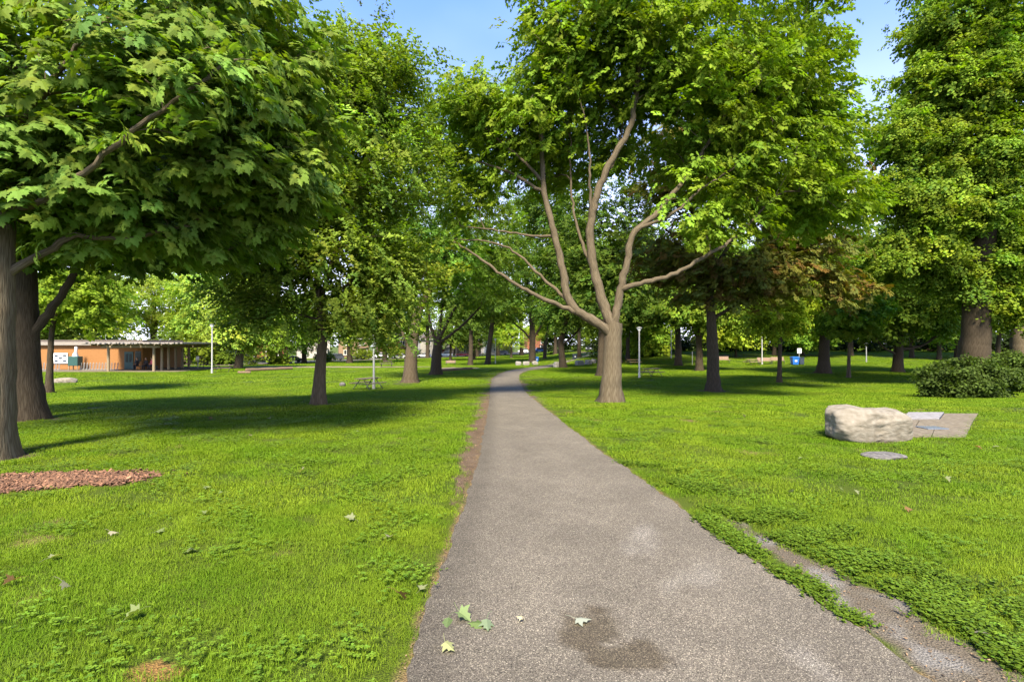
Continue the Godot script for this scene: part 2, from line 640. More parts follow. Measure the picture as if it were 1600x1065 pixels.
const STREET := [[-100.0, 62.0], [-62.0, 92.0], [-47.0, 120.0], [-36.0, 143.0], [-22.0, 168.0], [-4.0, 211.0], [15.0, 282.0], [30.0, 345.0]]

func along_street(t: float) -> Array:                       # [x, d, direction x, direction d]; t counts from one listed point to the next
	var k := clampi(int(t), 0, STREET.size() - 2)
	var a: Array = STREET[k]
	var b: Array = STREET[k + 1]
	var u := t - k
	var dir := Vector2(b[0] - a[0], b[1] - a[1]).normalized()
	return [lerpf(a[0], b[0], u), lerpf(a[1], b[1], u), dir.x, dir.y]

func ribbon(m: Mb, from: float, to: float, rise: float) -> void:   # a strip between two offsets from the street's middle
	var first := m.v.size()
	var n := (STREET.size() - 1) * 6
	for k in n + 1:
		var p := along_street(k / 6.0)
		for o in [from, to]:
			var x: float = p[0] - p[3] * o
			var d: float = p[1] + p[2] * o
			m.put(Vector3(x, height(x, d) + rise, -d), Vector3.UP, Vector2(x, d))
	for k in n:
		var a := first + k * 2
		m.tri(a, a + 1, a + 2)
		m.tri(a + 2, a + 1, a + 3)

func build_street() -> void:
	var m := Mb.new()
	m.col = Color(0.42, 0.42, 0.42)
	ribbon(m, -4.5, 4.5, 0.05)
	structure("street", m.done(), M.asphalt)
	for side in [-1.0, 1.0]:
		var w := Mb.new()
		w.col = Color(1.15, 1.15, 1.1)
		ribbon(w, 5.4 * side, 7.2 * side, 0.15)
		ribbon(w, 5.4 * side, 5.25 * side, 0.15)
		structure("sidewalk", w.done(), M.concrete)

# ------------------------------------------------------------------ leaves and sprays
const MAPLE := [[0.0, 0.0], [0.16, -0.07], [0.36, -0.10], [0.28, 0.10], [0.40, 0.16], [0.58, 0.36], [0.36, 0.38], [0.22, 0.44], [0.27, 0.66], [0.12, 0.72], [0.0, 1.0]]
const OVATE := [[0.0, 0.0], [0.22, 0.14], [0.32, 0.36], [0.24, 0.68], [0.0, 1.0]]

func add_leaf(m: Mb, at: Vector3, fwd: Vector3, up: Vector3, size: float, shape: Array, fold := 0.28) -> void:
	var x := fwd.cross(up).normalized()
	var n := x.cross(fwd).normalized()
	for side in [-1.0, 1.0]:
		var nn: Vector3 = (n + x * side * fold).normalized()
		var hub := m.put(at + fwd * size * 0.30, nn)
		var last := -1
		for q in shape:
			var p: Vector3 = at + (x * q[0] * side + fwd * q[1] - n * (absf(q[0]) * fold + 0.16 * q[1] * q[1])) * size
			var k := m.put(p, nn)
			if last >= 0:
				m.tri(hub, last, k)
			last = k

func leaf_tone(r: RandomNumberGenerator, spread := 0.22) -> Color:
	var g := exp(r.randfn(0.0, spread))
	var warm := exp(r.randfn(0.0, 0.10))
	return Color(g * warm, g, g / warm)

func make_spray(kind: String, seed_: int) -> ArrayMesh:
	var r := RandomNumberGenerator.new()
	r.seed = seed_
	var m := Mb.new()
	if kind == "maple" or kind == "maple_far":
		var far := kind == "maple_far"
		var spots := [0.12, 0.3, 0.48, 0.66, 0.84] if not far else [0.2, 0.55, 0.85]
		for t in spots:
			for s in [-1.0, 1.0]:
				var a: float = s * (0.9 - 0.35 * t) + r.randf_range(-0.3, 0.3)
				var out := Vector3(sin(a), 0.0, cos(a))
				var at := Vector3(r.randf_range(-0.02, 0.02), 0.04 * sin(t * 3.0) - 0.06 * t, t * 0.5)
				at += out * r.randf_range(0.05, 0.13) + Vector3(0, r.randf_range(-0.05, 0.05), 0)
				var fwd := (out + Vector3(0, r.randf_range(-0.75, 0.05), 0)).normalized()
				var up := Vector3(r.randfn(0, 0.28), 1.0, r.randfn(0, 0.28)).normalized()
				m.col = leaf_tone(r)
				add_leaf(m, at, fwd, up, r.randf_range(0.115, 0.175) * (1.35 if far else 1.0), MAPLE if not far else OVATE, 0.25)
		m.col = leaf_tone(r)
		add_leaf(m, Vector3(0, -0.05, 0.5), Vector3(0, -0.3, 1).normalized(), Vector3.UP, 0.17, MAPLE if not far else OVATE)
	elif kind == "small":                                    # many small leaves along slender upright twigs
		for b in 3:
			var lean := Vector3(r.randfn(0, 0.35), r.randf_range(0.2, 0.9), r.randf_range(0.5, 1.0)).normalized()
			for k in 12:
				var t := (k + 1) / 12.0
				var a := r.randf() * TAU
				var at := lean * 0.62 * t + Vector3(0, -0.12 * t * t, 0)
				var fwd := (lean * 0.5 + Vector3(cos(a), r.randf_range(-0.5, 0.4), sin(a))).normalized()
				m.col = leaf_tone(r, 0.2)
				add_leaf(m, at, fwd, Vector3(r.randfn(0, 0.4), 1, r.randfn(0, 0.4)).normalized(), r.randf_range(0.07, 0.115), OVATE, 0.2)
	elif kind == "layer":                                    # flat, slightly hanging fans of ovate leaves
		for b in 3:
			var a0 := (b - 1.0) * 0.6 + r.randfn(0, 0.25)
			for k in 7:
				var t := (k + 1) / 8.0
				for s in [-1.0, 1.0]:
					var a: float = a0 + s * 0.9 + r.randfn(0, 0.55)
					var at := Vector3(sin(a0), -0.22 * t, cos(a0)) * Vector3(0.58 * t, 1, 0.58 * t) + Vector3(r.randfn(0, 0.05), r.randfn(0, 0.04), r.randfn(0, 0.05))
					var fwd := Vector3(sin(a), r.randf_range(-0.55, -0.05), cos(a)).normalized()
					m.col = leaf_tone(r, 0.2)
					add_leaf(m, at, fwd, Vector3(r.randfn(0, 0.3), 1, r.randfn(0, 0.3)).normalized(), r.randf_range(0.08, 0.15), [[0, 0], [0.28, 0.12], [0.42, 0.36], [0.30, 0.70], [0, 1.0]], 0.18)
	elif kind == "bush":                                     # a loose tuft of glossy ovate leaves
		for k in 17:
			var a := r.randf() * TAU
			var q := Vector3(r.randfn(0, 0.13), r.randfn(0, 0.10), r.randfn(0.2, 0.14))
			m.col = leaf_tone(r, 0.28)
			add_leaf(m, q, Vector3(cos(a), r.randf_range(-0.7, 0.3), sin(a)).normalized(), Vector3(r.randfn(0, 0.45), 1, r.randfn(0, 0.45)).normalized(), r.randf_range(0.09, 0.16), [[0, 0], [0.26, 0.12], [0.40, 0.36], [0.28, 0.70], [0, 1.0]], 0.2)
	elif kind == "needle":                                   # a spruce branch tip
		for k in 46:
			var t := (k + 1) / 46.0
			var a := r.randf() * TAU
			var at := Vector3(0, -0.1 * t * t, 0.6 * t)
			m.col = leaf_tone(r, 0.15)
			add_leaf(m, at, (Vector3(cos(a), 0.35 + sin(a) * 0.6, 0.7)).normalized(), Vector3(sin(a), 1, -cos(a)).normalized(), 0.12, [[0, 0], [0.09, 0.3], [0, 1]], 0.1)
	return m.done()

# ------------------------------------------------------------------ trees
var tree_list := []
# base [px, py]; r: trunk radius in px of the photograph at chest height; stem: where the trunk goes above its base; boughs: [[px, py, metres nearer(-) or farther(+)], ...] with radii
# crown: [px, py, metres farther, half width px, half height px, half depth m, how many shoots]
func plan(called: String, label: String, base: Array, r: float, stem: Array, crown: Array, more := {}) -> void:
	var s := {"called": called, "label": label, "base": base, "r": r, "stem": stem, "crown": crown, "boughs": [], "kind": "maple", "tone": Color(0.062, 0.115, 0.014), "bark": "mid", "sprays": 11, "spread": 0.42, "size": 1.0, "group": "", "far": false, "lobes": 0.10, "ring": 0.0}
	s.merge(more, true)
	s.at = ground_at(base[0], base[1])
	tree_list.append(s)
	var d: float = -s.at.z
	var rad: float = r / FOCAL * d
	if s.ring > 0.0 or d < 60.0:
		bare_rings.append([s.at.x, d, maxf(rad * 1.9 + 0.08, s.ring), 0.6])

const BRIGHT := Color(0.098, 0.150, 0.013)
const LIME := Color(0.140, 0.190, 0.015)
const DEEP := Color(0.050, 0.083, 0.011)
const OLIVE := Color(0.080, 0.090, 0.018)
const MIDGREEN := Color(0.074, 0.117, 0.012)

func plan_trees() -> void:
	# ---- the near ones
	plan("maple_tree", "pale-barked maple whose trunk stands beside the mulch bed, large leaves overhead", [-17, 716], 27, [[-12, 600], [-8, 440], [-6, 300], [-10, 180], [-20, 40], [-30, -120]],
		[[150, 60, -0.1, 190, 110, 1.9, 64], [330, 150, 0.3, 140, 130, 1.8, 86], [400, 250, 1.3, 90, 70, 1.5, 43], [90, 250, 0.1, 150, 70, 1.6, 57], [230, 320, 1.5, 150, 55, 1.7, 50], [70, 340, 1.7, 90, 50, 1.6, 28], [330, 20, 1.5, 130, 80, 2, 50], [430, 30, 1.9, 60, 50, 1.2, 15], [455, 150, 1.7, 50, 60, 1.2, 15], [468, 285, 1.5, 44, 34, 0.9, 11], [420, 340, 1.9, 60, 34, 1, 11], [320, 385, 2.1, 70, 26, 1.2, 11], [490, 200, 1.9, 30, 30, 0.8, 4], [500, 80, 2.1, 36, 40, 0.9, 6], [130, 370, 1.3, 70, 24, 1, 10], [140, -160, 1.4, 330, 150, 2.8, 86], [-200, 80, 0.9, 180, 240, 3.2, 64]],
		{"bark": "pale", "tone": Color(0.082, 0.130, 0.021), "boughs": [[[[-8, 440, 0], [40, 410, 0.1], [110, 372, 0.3], [200, 372, 0.6], [300, 350, 0.9]], 9.0, 2.5], [[[-6, 330, 0], [60, 318, -0.3], [131, 267, -0.9], [203, 206, -1.1], [297, 139, -1.0], [360, 90, -0.6]], 8.0, 2.5], [[[-8, 250, 0], [60, 150, -0.8], [140, 40, -1.2]], 8, 3], [[[-12, 170, 0], [-120, 60, 0], [-220, -20, 0.4]], 9, 3]], "sprays": 8, "spread": 0.30, "size": 0.86, "near": true, "ring": 0.75})
	plan("maple_tree", "dark forked maple with a leaning limb and spreading roots, behind the pale trunk", [46, 655], 19, [[42, 600], [40, 535], [38, 440], [36, 330], [40, 220]],
		[[110, 350, 0.5, 150, 60, 2.6, 60], [60, 220, 1.5, 170, 120, 3.0, 90], [220, 370, 0.5, 90, 45, 2.2, 40], [280, 260, 1.5, 130, 90, 2.6, 60], [-90, 330, 0.0, 110, 130, 3.0, 50], [350, 330, 1.2, 70, 60, 2.0, 40]],
		{"bark": "dark", "tone": DEEP, "boughs": [[[[41, 545, 0], [70, 495, 0.0], [100, 455, -0.1], [124, 412, -0.2], [150, 378, -0.2], [200, 340, 0]], 10, 3], [[[39, 470, 0], [10, 400, 0.5], [-40, 340, 1.0]], 8, 3]], "spread": 0.42, "ring": 1.1, "lobes": 0.2})
	plan("young_maple", "slender dark maple rising close behind the forked maple near the brick building", [77, 613], 4.6, [[78, 560], [80, 520], [88, 470], [104, 420]],
		[[110, 440, 0, 60, 45, 2.0, 40], [60, 470, 0.5, 45, 45, 2.0, 26], [150, 470, 0.3, 42, 40, 1.8, 26], [100, 380, 0, 70, 45, 2.0, 30], [170, 500, 0.2, 26, 20, 1.0, 10]],
		{"bark": "dark", "tone": BRIGHT, "boughs": [[[[80, 520, 0], [66, 470, 0.2], [58, 430, 0.3]], 3, 1]]})
	plan("elm_tree", "tall tree with small feathery leaves and a straight bare lower trunk on open lawn", [498, 632], 9.2, [[500, 580], [505, 520], [498, 462], [490, 400]],
		[[420, 480, -0.3, 90, 50, 1.8, 30], [590, 495, 0.2, 70, 45, 1.8, 34], [500, 400, 0.2, 150, 60, 2.4, 70], [400, 400, 0.0, 70, 50, 1.6, 40], [480, 290, 0.3, 130, 90, 2.6, 110], [570, 250, 0.3, 110, 110, 2.4, 100], [460, 170, 0.2, 80, 90, 2.0, 70], [560, 130, 0.2, 90, 80, 2.0, 70], [610, 130, 0.2, 50, 70, 1.3, 26], [545, 70, 0.2, 50, 40, 1.0, 16], [620, 420, 0.3, 60, 70, 1.8, 40]],
		{"kind": "small", "bark": "mid", "tone": Color(0.112, 0.158, 0.022), "sprays": 10, "spread": 0.48, "boughs": [[[[500, 470, 0], [474, 400, 0.1], [468, 330, 0.2], [470, 240, 0.2]], 5.5, 2], [[[502, 470, 0], [520, 400, 0], [540, 300, 0], [560, 180, 0]], 5, 1.5], [[[504, 500, 0], [450, 485, -0.4], [400, 470, -0.5]], 2.4, 1], [[[504, 480, 0], [560, 430, 0.3], [600, 400, 0.3]], 3, 1]], "ring": 0.62})
	# ---- along the path, left side
	plan("maple_tree", "stout old maple with a low side limb, beside the slim lamp post near picnic table", [641, 597], 9.8, [[642, 560], [646, 520], [651, 488]],
		[[650, 350, 0, 90, 70, 3.2, 90], [690, 240, 0.3, 80, 80, 3.0, 80], [610, 410, 0, 62, 45, 2.6, 40], [710, 400, 0, 60, 55, 2.6, 50], [640, 240, 0.5, 60, 80, 2.6, 44], [720, 160, 0.5, 46, 50, 2.0, 26], [570, 330, 0.6, 60, 60, 2.4, 36]],
		{"boughs": [[[[650, 495, 0], [632, 462, 0], [608, 430, -0.3]], 7, 3], [[[650, 492, 0], [672, 450, 0.2], [696, 400, 0.3]], 7.5, 3], [[[643, 545, 0], [628, 520, -0.2], [618, 500, -0.4]], 4, 2]], "lobes": 0.18, "ring": 1.2})
	plan("maple_tree", "vase-shaped maple with fanning dark limbs, by the weathered log border", [681, 585], 8, [[682, 555], [684, 530]],
		[[730, 450, 0, 70, 40, 3.6, 50], [700, 400, 0, 70, 45, 3.4, 44], [740, 340, 0, 80, 70, 4.0, 80], [770, 400, 0, 50, 45, 3.0, 40], [660, 440, 0.5, 50, 40, 3.0, 26]],
		{"bark": "dark", "boughs": [[[[683, 540, 0], [672, 505, 0.2], [668, 470, 0.4]], 4, 1.5], [[[684, 534, 0], [690, 490, 0], [694, 450, 0]], 4, 1.5], [[[684, 534, 0], [706, 490, -0.3], [730, 455, -0.5]], 4, 1.5], [[[684, 540, 0], [720, 510, -0.2], [752, 478, -0.2]], 3.5, 1.4]], "tone": MIDGREEN, "ring": 1.3})
	plan("maple_tree", "thin-trunked maple at the end of the weathered log border", [735, 571], 3.6, [[736, 540], [736, 515]],
		[[738, 480, 0, 42, 32, 3.4, 40], [745, 420, 0, 46, 40, 3.8, 44]], {"bark": "dark", "kind": "maple_far", "sprays": 13, "spread": 0.6, "tone": DEEP})
	plan("maple_tree", "dark maple with a leaning trunk, next to the white lamp post by the path bend", [762, 569], 4.0, [[764, 545], [768, 515]],
		[[772, 470, 0, 46, 40, 4.2, 46], [782, 400, 0, 56, 50, 4.8, 60], [790, 330, 0.5, 50, 46, 4.4, 46], [770, 270, 0.5, 50, 40, 4.4, 36]], {"bark": "dark", "kind": "maple_far", "sprays": 13, "spread": 0.65, "tone": DEEP})
	plan("maple_tree", "wide-forked maple behind the pale stone blocks where the path bends", [831, 566], 5.0, [[832, 545], [832, 530]],
		[[830, 470, 0, 56, 36, 4.8, 56], [815, 410, 0, 60, 46, 5.0, 60], [860, 430, 0, 50, 40, 4.6, 44], [840, 350, 0, 66, 46, 5.0, 60]],
		{"bark": "dark", "kind": "maple_far", "sprays": 13, "spread": 0.7, "boughs": [[[[832, 533, 0], [818, 517, 0], [800, 500, 0], [790, 470, 0]], 2.2, 0.8], [[[832, 530, 0], [846, 508, 0], [860, 480, 0], [868, 450, 0]], 2.2, 0.8]], "tone": MIDGREEN})
	plan("maple_tree", "small maple between the blue van and the pale stone blocks", [851, 561], 2.8, [[852, 540]], [[858, 500, 0, 30, 22, 4.0, 26], [864, 460, 0, 36, 28, 4.4, 30]], {"bark": "dark", "kind": "maple_far", "sprays": 13, "spread": 0.75, "tone": BRIGHT})
	plan("maple_tree", "maple with a thick short trunk beside the path, white block at its foot", [880, 574], 5.0, [[878, 555], [876, 535]],
		[[890, 480, 0, 56, 36, 4.2, 56], [900, 410, 0, 62, 50, 4.6, 70], [880, 350, 0, 60, 46, 4.6, 50], [850, 300, 0.5, 60, 50, 4.6, 44]], {"bark": "dark", "kind": "maple_far", "sprays": 13, "spread": 0.65, "boughs": [[[[877, 540, 0], [900, 520, 0], [915, 500, 0]], 2.5, 1.2]], "tone": DEEP})
	plan("maple_tree", "dark maple half hidden behind the big spreading maple's trunk", [939, 587], 6.0, [[940, 540], [942, 500]],
		[[930, 450, 0, 70, 45, 3.2, 60], [960, 390, 0.5, 80, 60, 3.4, 80], [900, 380, 0.5, 60, 60, 3.2, 50], [1000, 440, 0, 50, 40, 2.8, 40], [930, 300, 1.0, 90, 50, 3.2, 60], [1010, 320, 1.0, 50, 60, 3.0, 40]], {"bark": "dark", "tone": DEEP})
	# ---- the big spreading maple by the path
	plan("maple_tree", "big spreading maple with bare curving limbs, pale trunk beside the asphalt path", [955, 628], 15.5, [[955, 600], [957, 560], [958, 524], [960, 505]],
		[[870, 90, 0.8, 90, 90, 2.6, 90], [820, 190, 1.2, 90, 70, 2.6, 70], [930, 40, 0.5, 110, 80, 3.0, 100], [740, 160, 1.0, 60, 55, 2.0, 44], [900, 170, 2.4, 110, 60, 2.0, 50], [1040, 60, 0.5, 130, 90, 3.0, 120], [1130, 150, 0.3, 110, 90, 3.0, 100], [1220, 110, 0.6, 95, 95, 3.0, 84], [1200, 250, -0.2, 120, 70, 2.6, 90], [1285, 210, 0.4, 60, 80, 2.4, 54], [1290, 310, 0.3, 80, 50, 2.2, 50], [1120, 330, -0.4, 60, 40, 1.8, 26], [1010, 140, 1.6, 60, 50, 2.0, 30], [960, 230, 3.0, 80, 60, 1.8, 34], [860, 250, 3.0, 70, 60, 1.8, 30], [1080, 250, 2.4, 70, 60, 1.8, 26], [760, 250, 2.0, 60, 60, 1.6, 26], [720, 300, 2.0, 40, 60, 1.6, 14], [690, 220, 1.6, 30, 40, 1.2, 10], [980, -120, 0.4, 240, 120, 4.0, 110], [1200, -80, 0.4, 180, 120, 4.0, 80]],
		{"bark": "pale", "tone": Color(0.090, 0.138, 0.012), "ring": 0.85, "lobes": 0.12, "spread": 0.40, "boughs": [
			[[[956, 522, 0], [938, 508, -0.1], [905, 488, -0.3], [888, 465, -0.3], [880, 425, -0.2], [862, 345, 0.0], [850, 300, 0.2], [846, 220, 0.3], [843, 140, 0.4], [838, 80, 0.5]], 9.5, 2.5],
			[[[900, 486, -0.3], [865, 474, -0.5], [800, 440, -0.7], [745, 400, -0.5], [708, 378, -0.2]], 5.0, 1.6],
			[[[890, 470, -0.3], [850, 436, 0.3], [790, 385, 0.8], [710, 372, 1.2]], 3.6, 1.2],
			[[[868, 370, 0.0], [830, 368, 0.6], [780, 360, 1.2], [720, 352, 1.4]], 3.0, 1.0],
			[[[850, 305, 0.2], [800, 270, 0.6], [740, 250, 1.0], [685, 235, 1.2]], 3.6, 1.2],
			[[[846, 280, 0.2], [800, 235, 0.4], [740, 185, 0.6], [705, 150, 0.6]], 3.4, 1.2],
			[[[958, 518, 0], [940, 465, 0.2], [925, 400, 0.4], [926, 330, 0.4], [950, 260, 0.3], [985, 195, 0.2], [1000, 100, 0.2], [1010, 20, 0.2]], 10.5, 3.5],
			[[[930, 430, 0.4], [905, 365, 0.8], [893, 300, 1.0], [892, 220, 1.0]], 4.0, 1.2],
			[[[926, 350, 0.4], [922, 260, 0.0], [915, 190, -0.2], [905, 150, -0.2]], 3.4, 1.0],
			[[[960, 515, 0], [966, 470, -0.1], [978, 420, -0.2], [990, 365, -0.2], [1030, 330, -0.2], [1065, 285, -0.1], [1110, 220, 0.1], [1150, 150, 0.2]], 8.5, 2.4],
			[[[968, 455, -0.1], [1010, 440, -0.6], [1060, 425, -0.9], [1110, 395, -1.1], [1148, 372, -1.2], [1200, 320, -0.9]], 5.4, 1.8],
			[[[1000, 360, -0.2], [1050, 335, -0.6], [1090, 300, -0.8], [1150, 260, -0.8]], 3.6, 1.3],
			[[[935, 300, 0.3], [965, 240, 0.9], [975, 180, 1.2]], 3.2, 1.2]]})
	# ---- right of the path
	plan("copper_maple", "dark olive maple with coppery inner leaves and a ring of bare soil", [1115, 611], 9.5, [[1114, 560], [1112, 500], [1108, 440], [1106, 380]],
		[[1110, 430, 0, 90, 45, 2.4, 60], [1040, 400, 0.3, 70, 55, 2.4, 50], [1190, 430, 0, 90, 50, 2.6, 70], [1260, 390, 0.3, 80, 60, 2.6, 70], [1140, 300, 0.5, 130, 70, 3.2, 100], [1260, 300, 0.8, 90, 60, 2.8, 60], [1060, 250, 1.0, 80, 70, 2.8, 60], [1140, 200, 1.2, 120, 70, 3.0, 70], [1320, 450, 0.3, 40, 40, 1.8, 24]],
		{"bark": "dark", "tone": OLIVE, "ring": 1.75, "lobes": 0.2, "boughs": [[[[1112, 500, 0], [1140, 482, -0.2], [1170, 465, -0.4], [1210, 430, -0.4]], 4, 1.4], [[[1108, 440, 0], [1150, 370, 0.3], [1220, 310, 0.5]], 5, 1.6], [[[1108, 440, 0], [1060, 380, 0.3], [1020, 330, 0.5]], 4.5, 1.6]]})
	plan("maple_tree", "dark upright maple beyond the green picnic table, wooded bank behind", [1060, 571], 5.2, [[1060, 530], [1058, 490]], [[1050, 470, 0, 56, 36, 4.2, 56], [1065, 400, 0, 66, 50, 4.8, 70], [1020, 480, 0, 40, 26, 3.4, 26]], {"bark": "dark", "kind": "maple_far", "sprays": 13, "spread": 0.65, "tone": DEEP})
	plan("maple_tree", "forked maple showing just left of the bare soil ring's trunk", [1093, 579], 5.4, [[1093, 545], [1092, 525]], [[1085, 480, 0, 50, 32, 3.6, 46], [1130, 490, 0, 34, 24, 3.0, 26], [1090, 420, 0, 60, 46, 4.2, 50]], {"bark": "dark", "kind": "maple_far", "sprays": 13, "spread": 0.6, "tone": MIDGREEN, "boughs": [[[[1092, 530, 0], [1080, 505, 0], [1070, 485, 0]], 3, 1.2], [[[1092, 530, 0], [1104, 508, 0], [1114, 490, 0]], 3, 1.2]]})
	plan("young_linden", "young slim lime-green tree in front of the blue bin and benches", [1218, 597], 3.3, [[1219, 540], [1221, 480], [1222, 430]], [[1210, 490, 0, 50, 30, 2.0, 40], [1240, 460, 0, 46, 34, 2.0, 36], [1215, 430, 0, 40, 30, 1.8, 24]], {"bark": "dark", "kind": "layer", "tone": LIME, "sprays": 9})
	plan("linden_tree", "sturdy flared tree with light green layered leaves, right of the blue bin", [1287, 583], 8.5, [[1288, 545], [1291, 500], [1294, 450]], [[1260, 490, 0, 60, 26, 3.4, 56], [1320, 480, 0, 60, 30, 3.4, 56], [1290, 430, 0, 90, 36, 4.0, 80], [1330, 400, 0.5, 60, 40, 3.4, 40]], {"kind": "layer", "tone": LIME, "sprays": 12, "spread": 0.55, "ring": 1.5, "bark": "dark", "lobes": 0.2})
	plan("young_linden", "thin brown-stemmed young tree between the two dark maples of the right lawn", [1326, 590], 2.5, [[1327, 550], [1328, 500], [1328, 470]], [[1325, 500, 0, 46, 26, 2.2, 40], [1350, 475, 0, 36, 24, 2.0, 26], [1305, 470, 0, 30, 24, 2.0, 20]], {"kind": "layer", "tone": BRIGHT, "sprays": 9})
	plan("maple_tree", "dark maple with a long low limb reaching toward the trunk in the shrub", [1403, 581], 6.8, [[1404, 550], [1407, 520], [1412, 480]], [[1390, 500, 0, 50, 26, 3.2, 44], [1420, 455, 0, 80, 36, 4.0, 70], [1470, 490, 0, 46, 26, 3.0, 36], [1400, 400, 0, 80, 40, 4.0, 60]], {"bark": "dark", "tone": MIDGREEN, "boughs": [[[[1404, 545, 0], [1440, 540, 0.2], [1466, 524, 0.4], [1492, 512, 0.4]], 3, 1.4], [[[1403, 555, 0], [1384, 545, -0.3], [1370, 530, -0.3]], 2.6, 1.2]], "kind": "maple_far", "sprays": 13, "spread": 0.55})
	plan("linden_tree", "huge thick-trunked tree growing out of the leafy shrub, layered drooping foliage", [1523, 607], 18.5, [[1523, 560], [1527, 480], [1534, 400], [1544, 300], [1556, 180], [1562, 40], [1566, -120]],
		[[1420, 400, 0, 80, 40, 2.4, 70], [1480, 330, -0.6, 90, 45, 2.2, 80], [1420, 300, 0, 70, 40, 2.2, 56], [1440, 210, 0, 90, 50, 2.6, 80], [1550, 250, -1.2, 90, 50, 2.0, 70], [1480, 120, 0, 72, 50, 2.6, 66], [1560, 130, -1.0, 90, 60, 2.4, 76], [1470, 50, 0.3, 44, 40, 2.0, 26], [1540, 30, -0.5, 110, 60, 3.0, 80], [1600, 400, -0.4, 60, 50, 2.2, 50], [1640, 250, 0, 70, 120, 3.0, 70], [1580, 480, -0.4, 50, 30, 1.8, 26], [1500, 440, 0.5, 60, 30, 2.4, 30], [1560, -100, 0, 200, 90, 4.0, 80]],
		{"kind": "layer", "tone": Color(0.090, 0.135, 0.014), "sprays": 11, "spread": 0.5, "bark": "dark", "boughs": [[[[1543, 310, 0], [1520, 222, -0.3], [1470, 195, -0.4], [1420, 200, -0.3]], 4, 1.2], [[[1530, 440, 0], [1490, 400, 0], [1430, 390, 0]], 4, 1.2], [[[1548, 260, 0], [1590, 200, -0.6], [1640, 160, -0.6]], 4.5, 1.4]]})
	plan("linden_tree", "thick grey trunk standing just beyond the leafy shrub's far end", [1597, 592], 14, [[1596, 540], [1594, 480], [1592, 420]], [[1580, 440, 0.5, 60, 40, 3.0, 50], [1640, 380, 0, 90, 70, 4.0, 80], [1560, 380, 1, 60, 50, 3.0, 50]], {"kind": "layer", "tone": LIME, "sprays": 11, "spread": 0.6, "bark": "pale"})
	# ---- far trees
	var g := "trees beyond the brick building"
	for a in [["broad pale-green tree rising behind the brick building's roof", 170, 562, 150, 470, 70, 46, 1.0], ["leafy pale tree with a leaning bare stem behind the timber canopy", 235, 560, 240, 460, 66, 48, 1.0], ["round sunlit tree behind the far end of the timber canopy", 292, 561, 300, 470, 50, 42, 1.1], ["bushy green tree behind the brick building's far corner", 75, 564, 80, 490, 60, 40, 0.8], ["leafy tree closing the view left of the brick building", 10, 566, 10, 490, 60, 46, 0.6], ["tall pale tree behind the lamp post near the canopy", 372, 566, 376, 480, 50, 40, 1.05]]:
		plan("broadleaf_tree", a[0], [a[1], a[2] + 9], 5.5, [[a[3], a[4] + 60], [a[3], a[4] + 20]], [[a[3], a[4], 0, a[5], a[6], 4.5, 90], [a[3] - 6, a[4] + 40, 0, a[5] * 0.9, 24, 4.0, 46], [a[3] + 10, a[4] - 34, 0, a[5] * 0.7, a[6] * 0.7, 4.0, 50]], {"kind": "maple_far", "tone": Color(0.145, 0.195, 0.026) * a[7], "sprays": 13, "spread": 0.75, "group": g})
	plan("street_tree", "young street tree in front of the blue spruce", [347, 567], 3.4, [[347, 552]], [[346, 535, 0, 24, 22, 2.4, 34]], {"kind": "maple_far", "tone": BRIGHT, "sprays": 12, "spread": 0.6, "far": true})
	var st := [[430, 569, 2.6, 430, 525, 34, 34, BRIGHT, "small pale tree in front of the brown-roofed house beyond the sandy area"], [475, 567, 3.6, 474, 515, 34, 36, MIDGREEN, "street tree behind the row of parked cars, left of the tall bare lower trunk"], [546, 567, 4.2, 545, 505, 40, 40, BRIGHT, "street tree with a grey trunk between two parked dark cars"], [601, 566, 3.8, 600, 500, 40, 40, MIDGREEN, "street tree beside the white parked car near the slim lamp post"], [704, 563, 1.8, 705, 515, 26, 26, DEEP, "thin street tree in front of the maroon car"], [741, 562, 2.0, 742, 520, 26, 26, DEEP, "thin dark street tree beside the pale road"], [799, 559, 1.6, 800, 520, 26, 24, LIME, "thin lime-green street tree by the dark parked car"]]
	for a in st:
		plan("street_tree", a[8], [a[0], a[1]], a[2], [[a[0], a[1] - 25], [a[3], a[4] + 14]], [[a[3], a[4], 0, a[5], a[6], 4.0, 60], [a[3] + 6, a[4] - 40, 0, a[5] * 0.9, a[6] * 0.8, 4.0, 44]], {"kind": "maple_far", "tone": a[7], "sprays": 13, "spread": 0.85, "bark": "dark", "far": true})
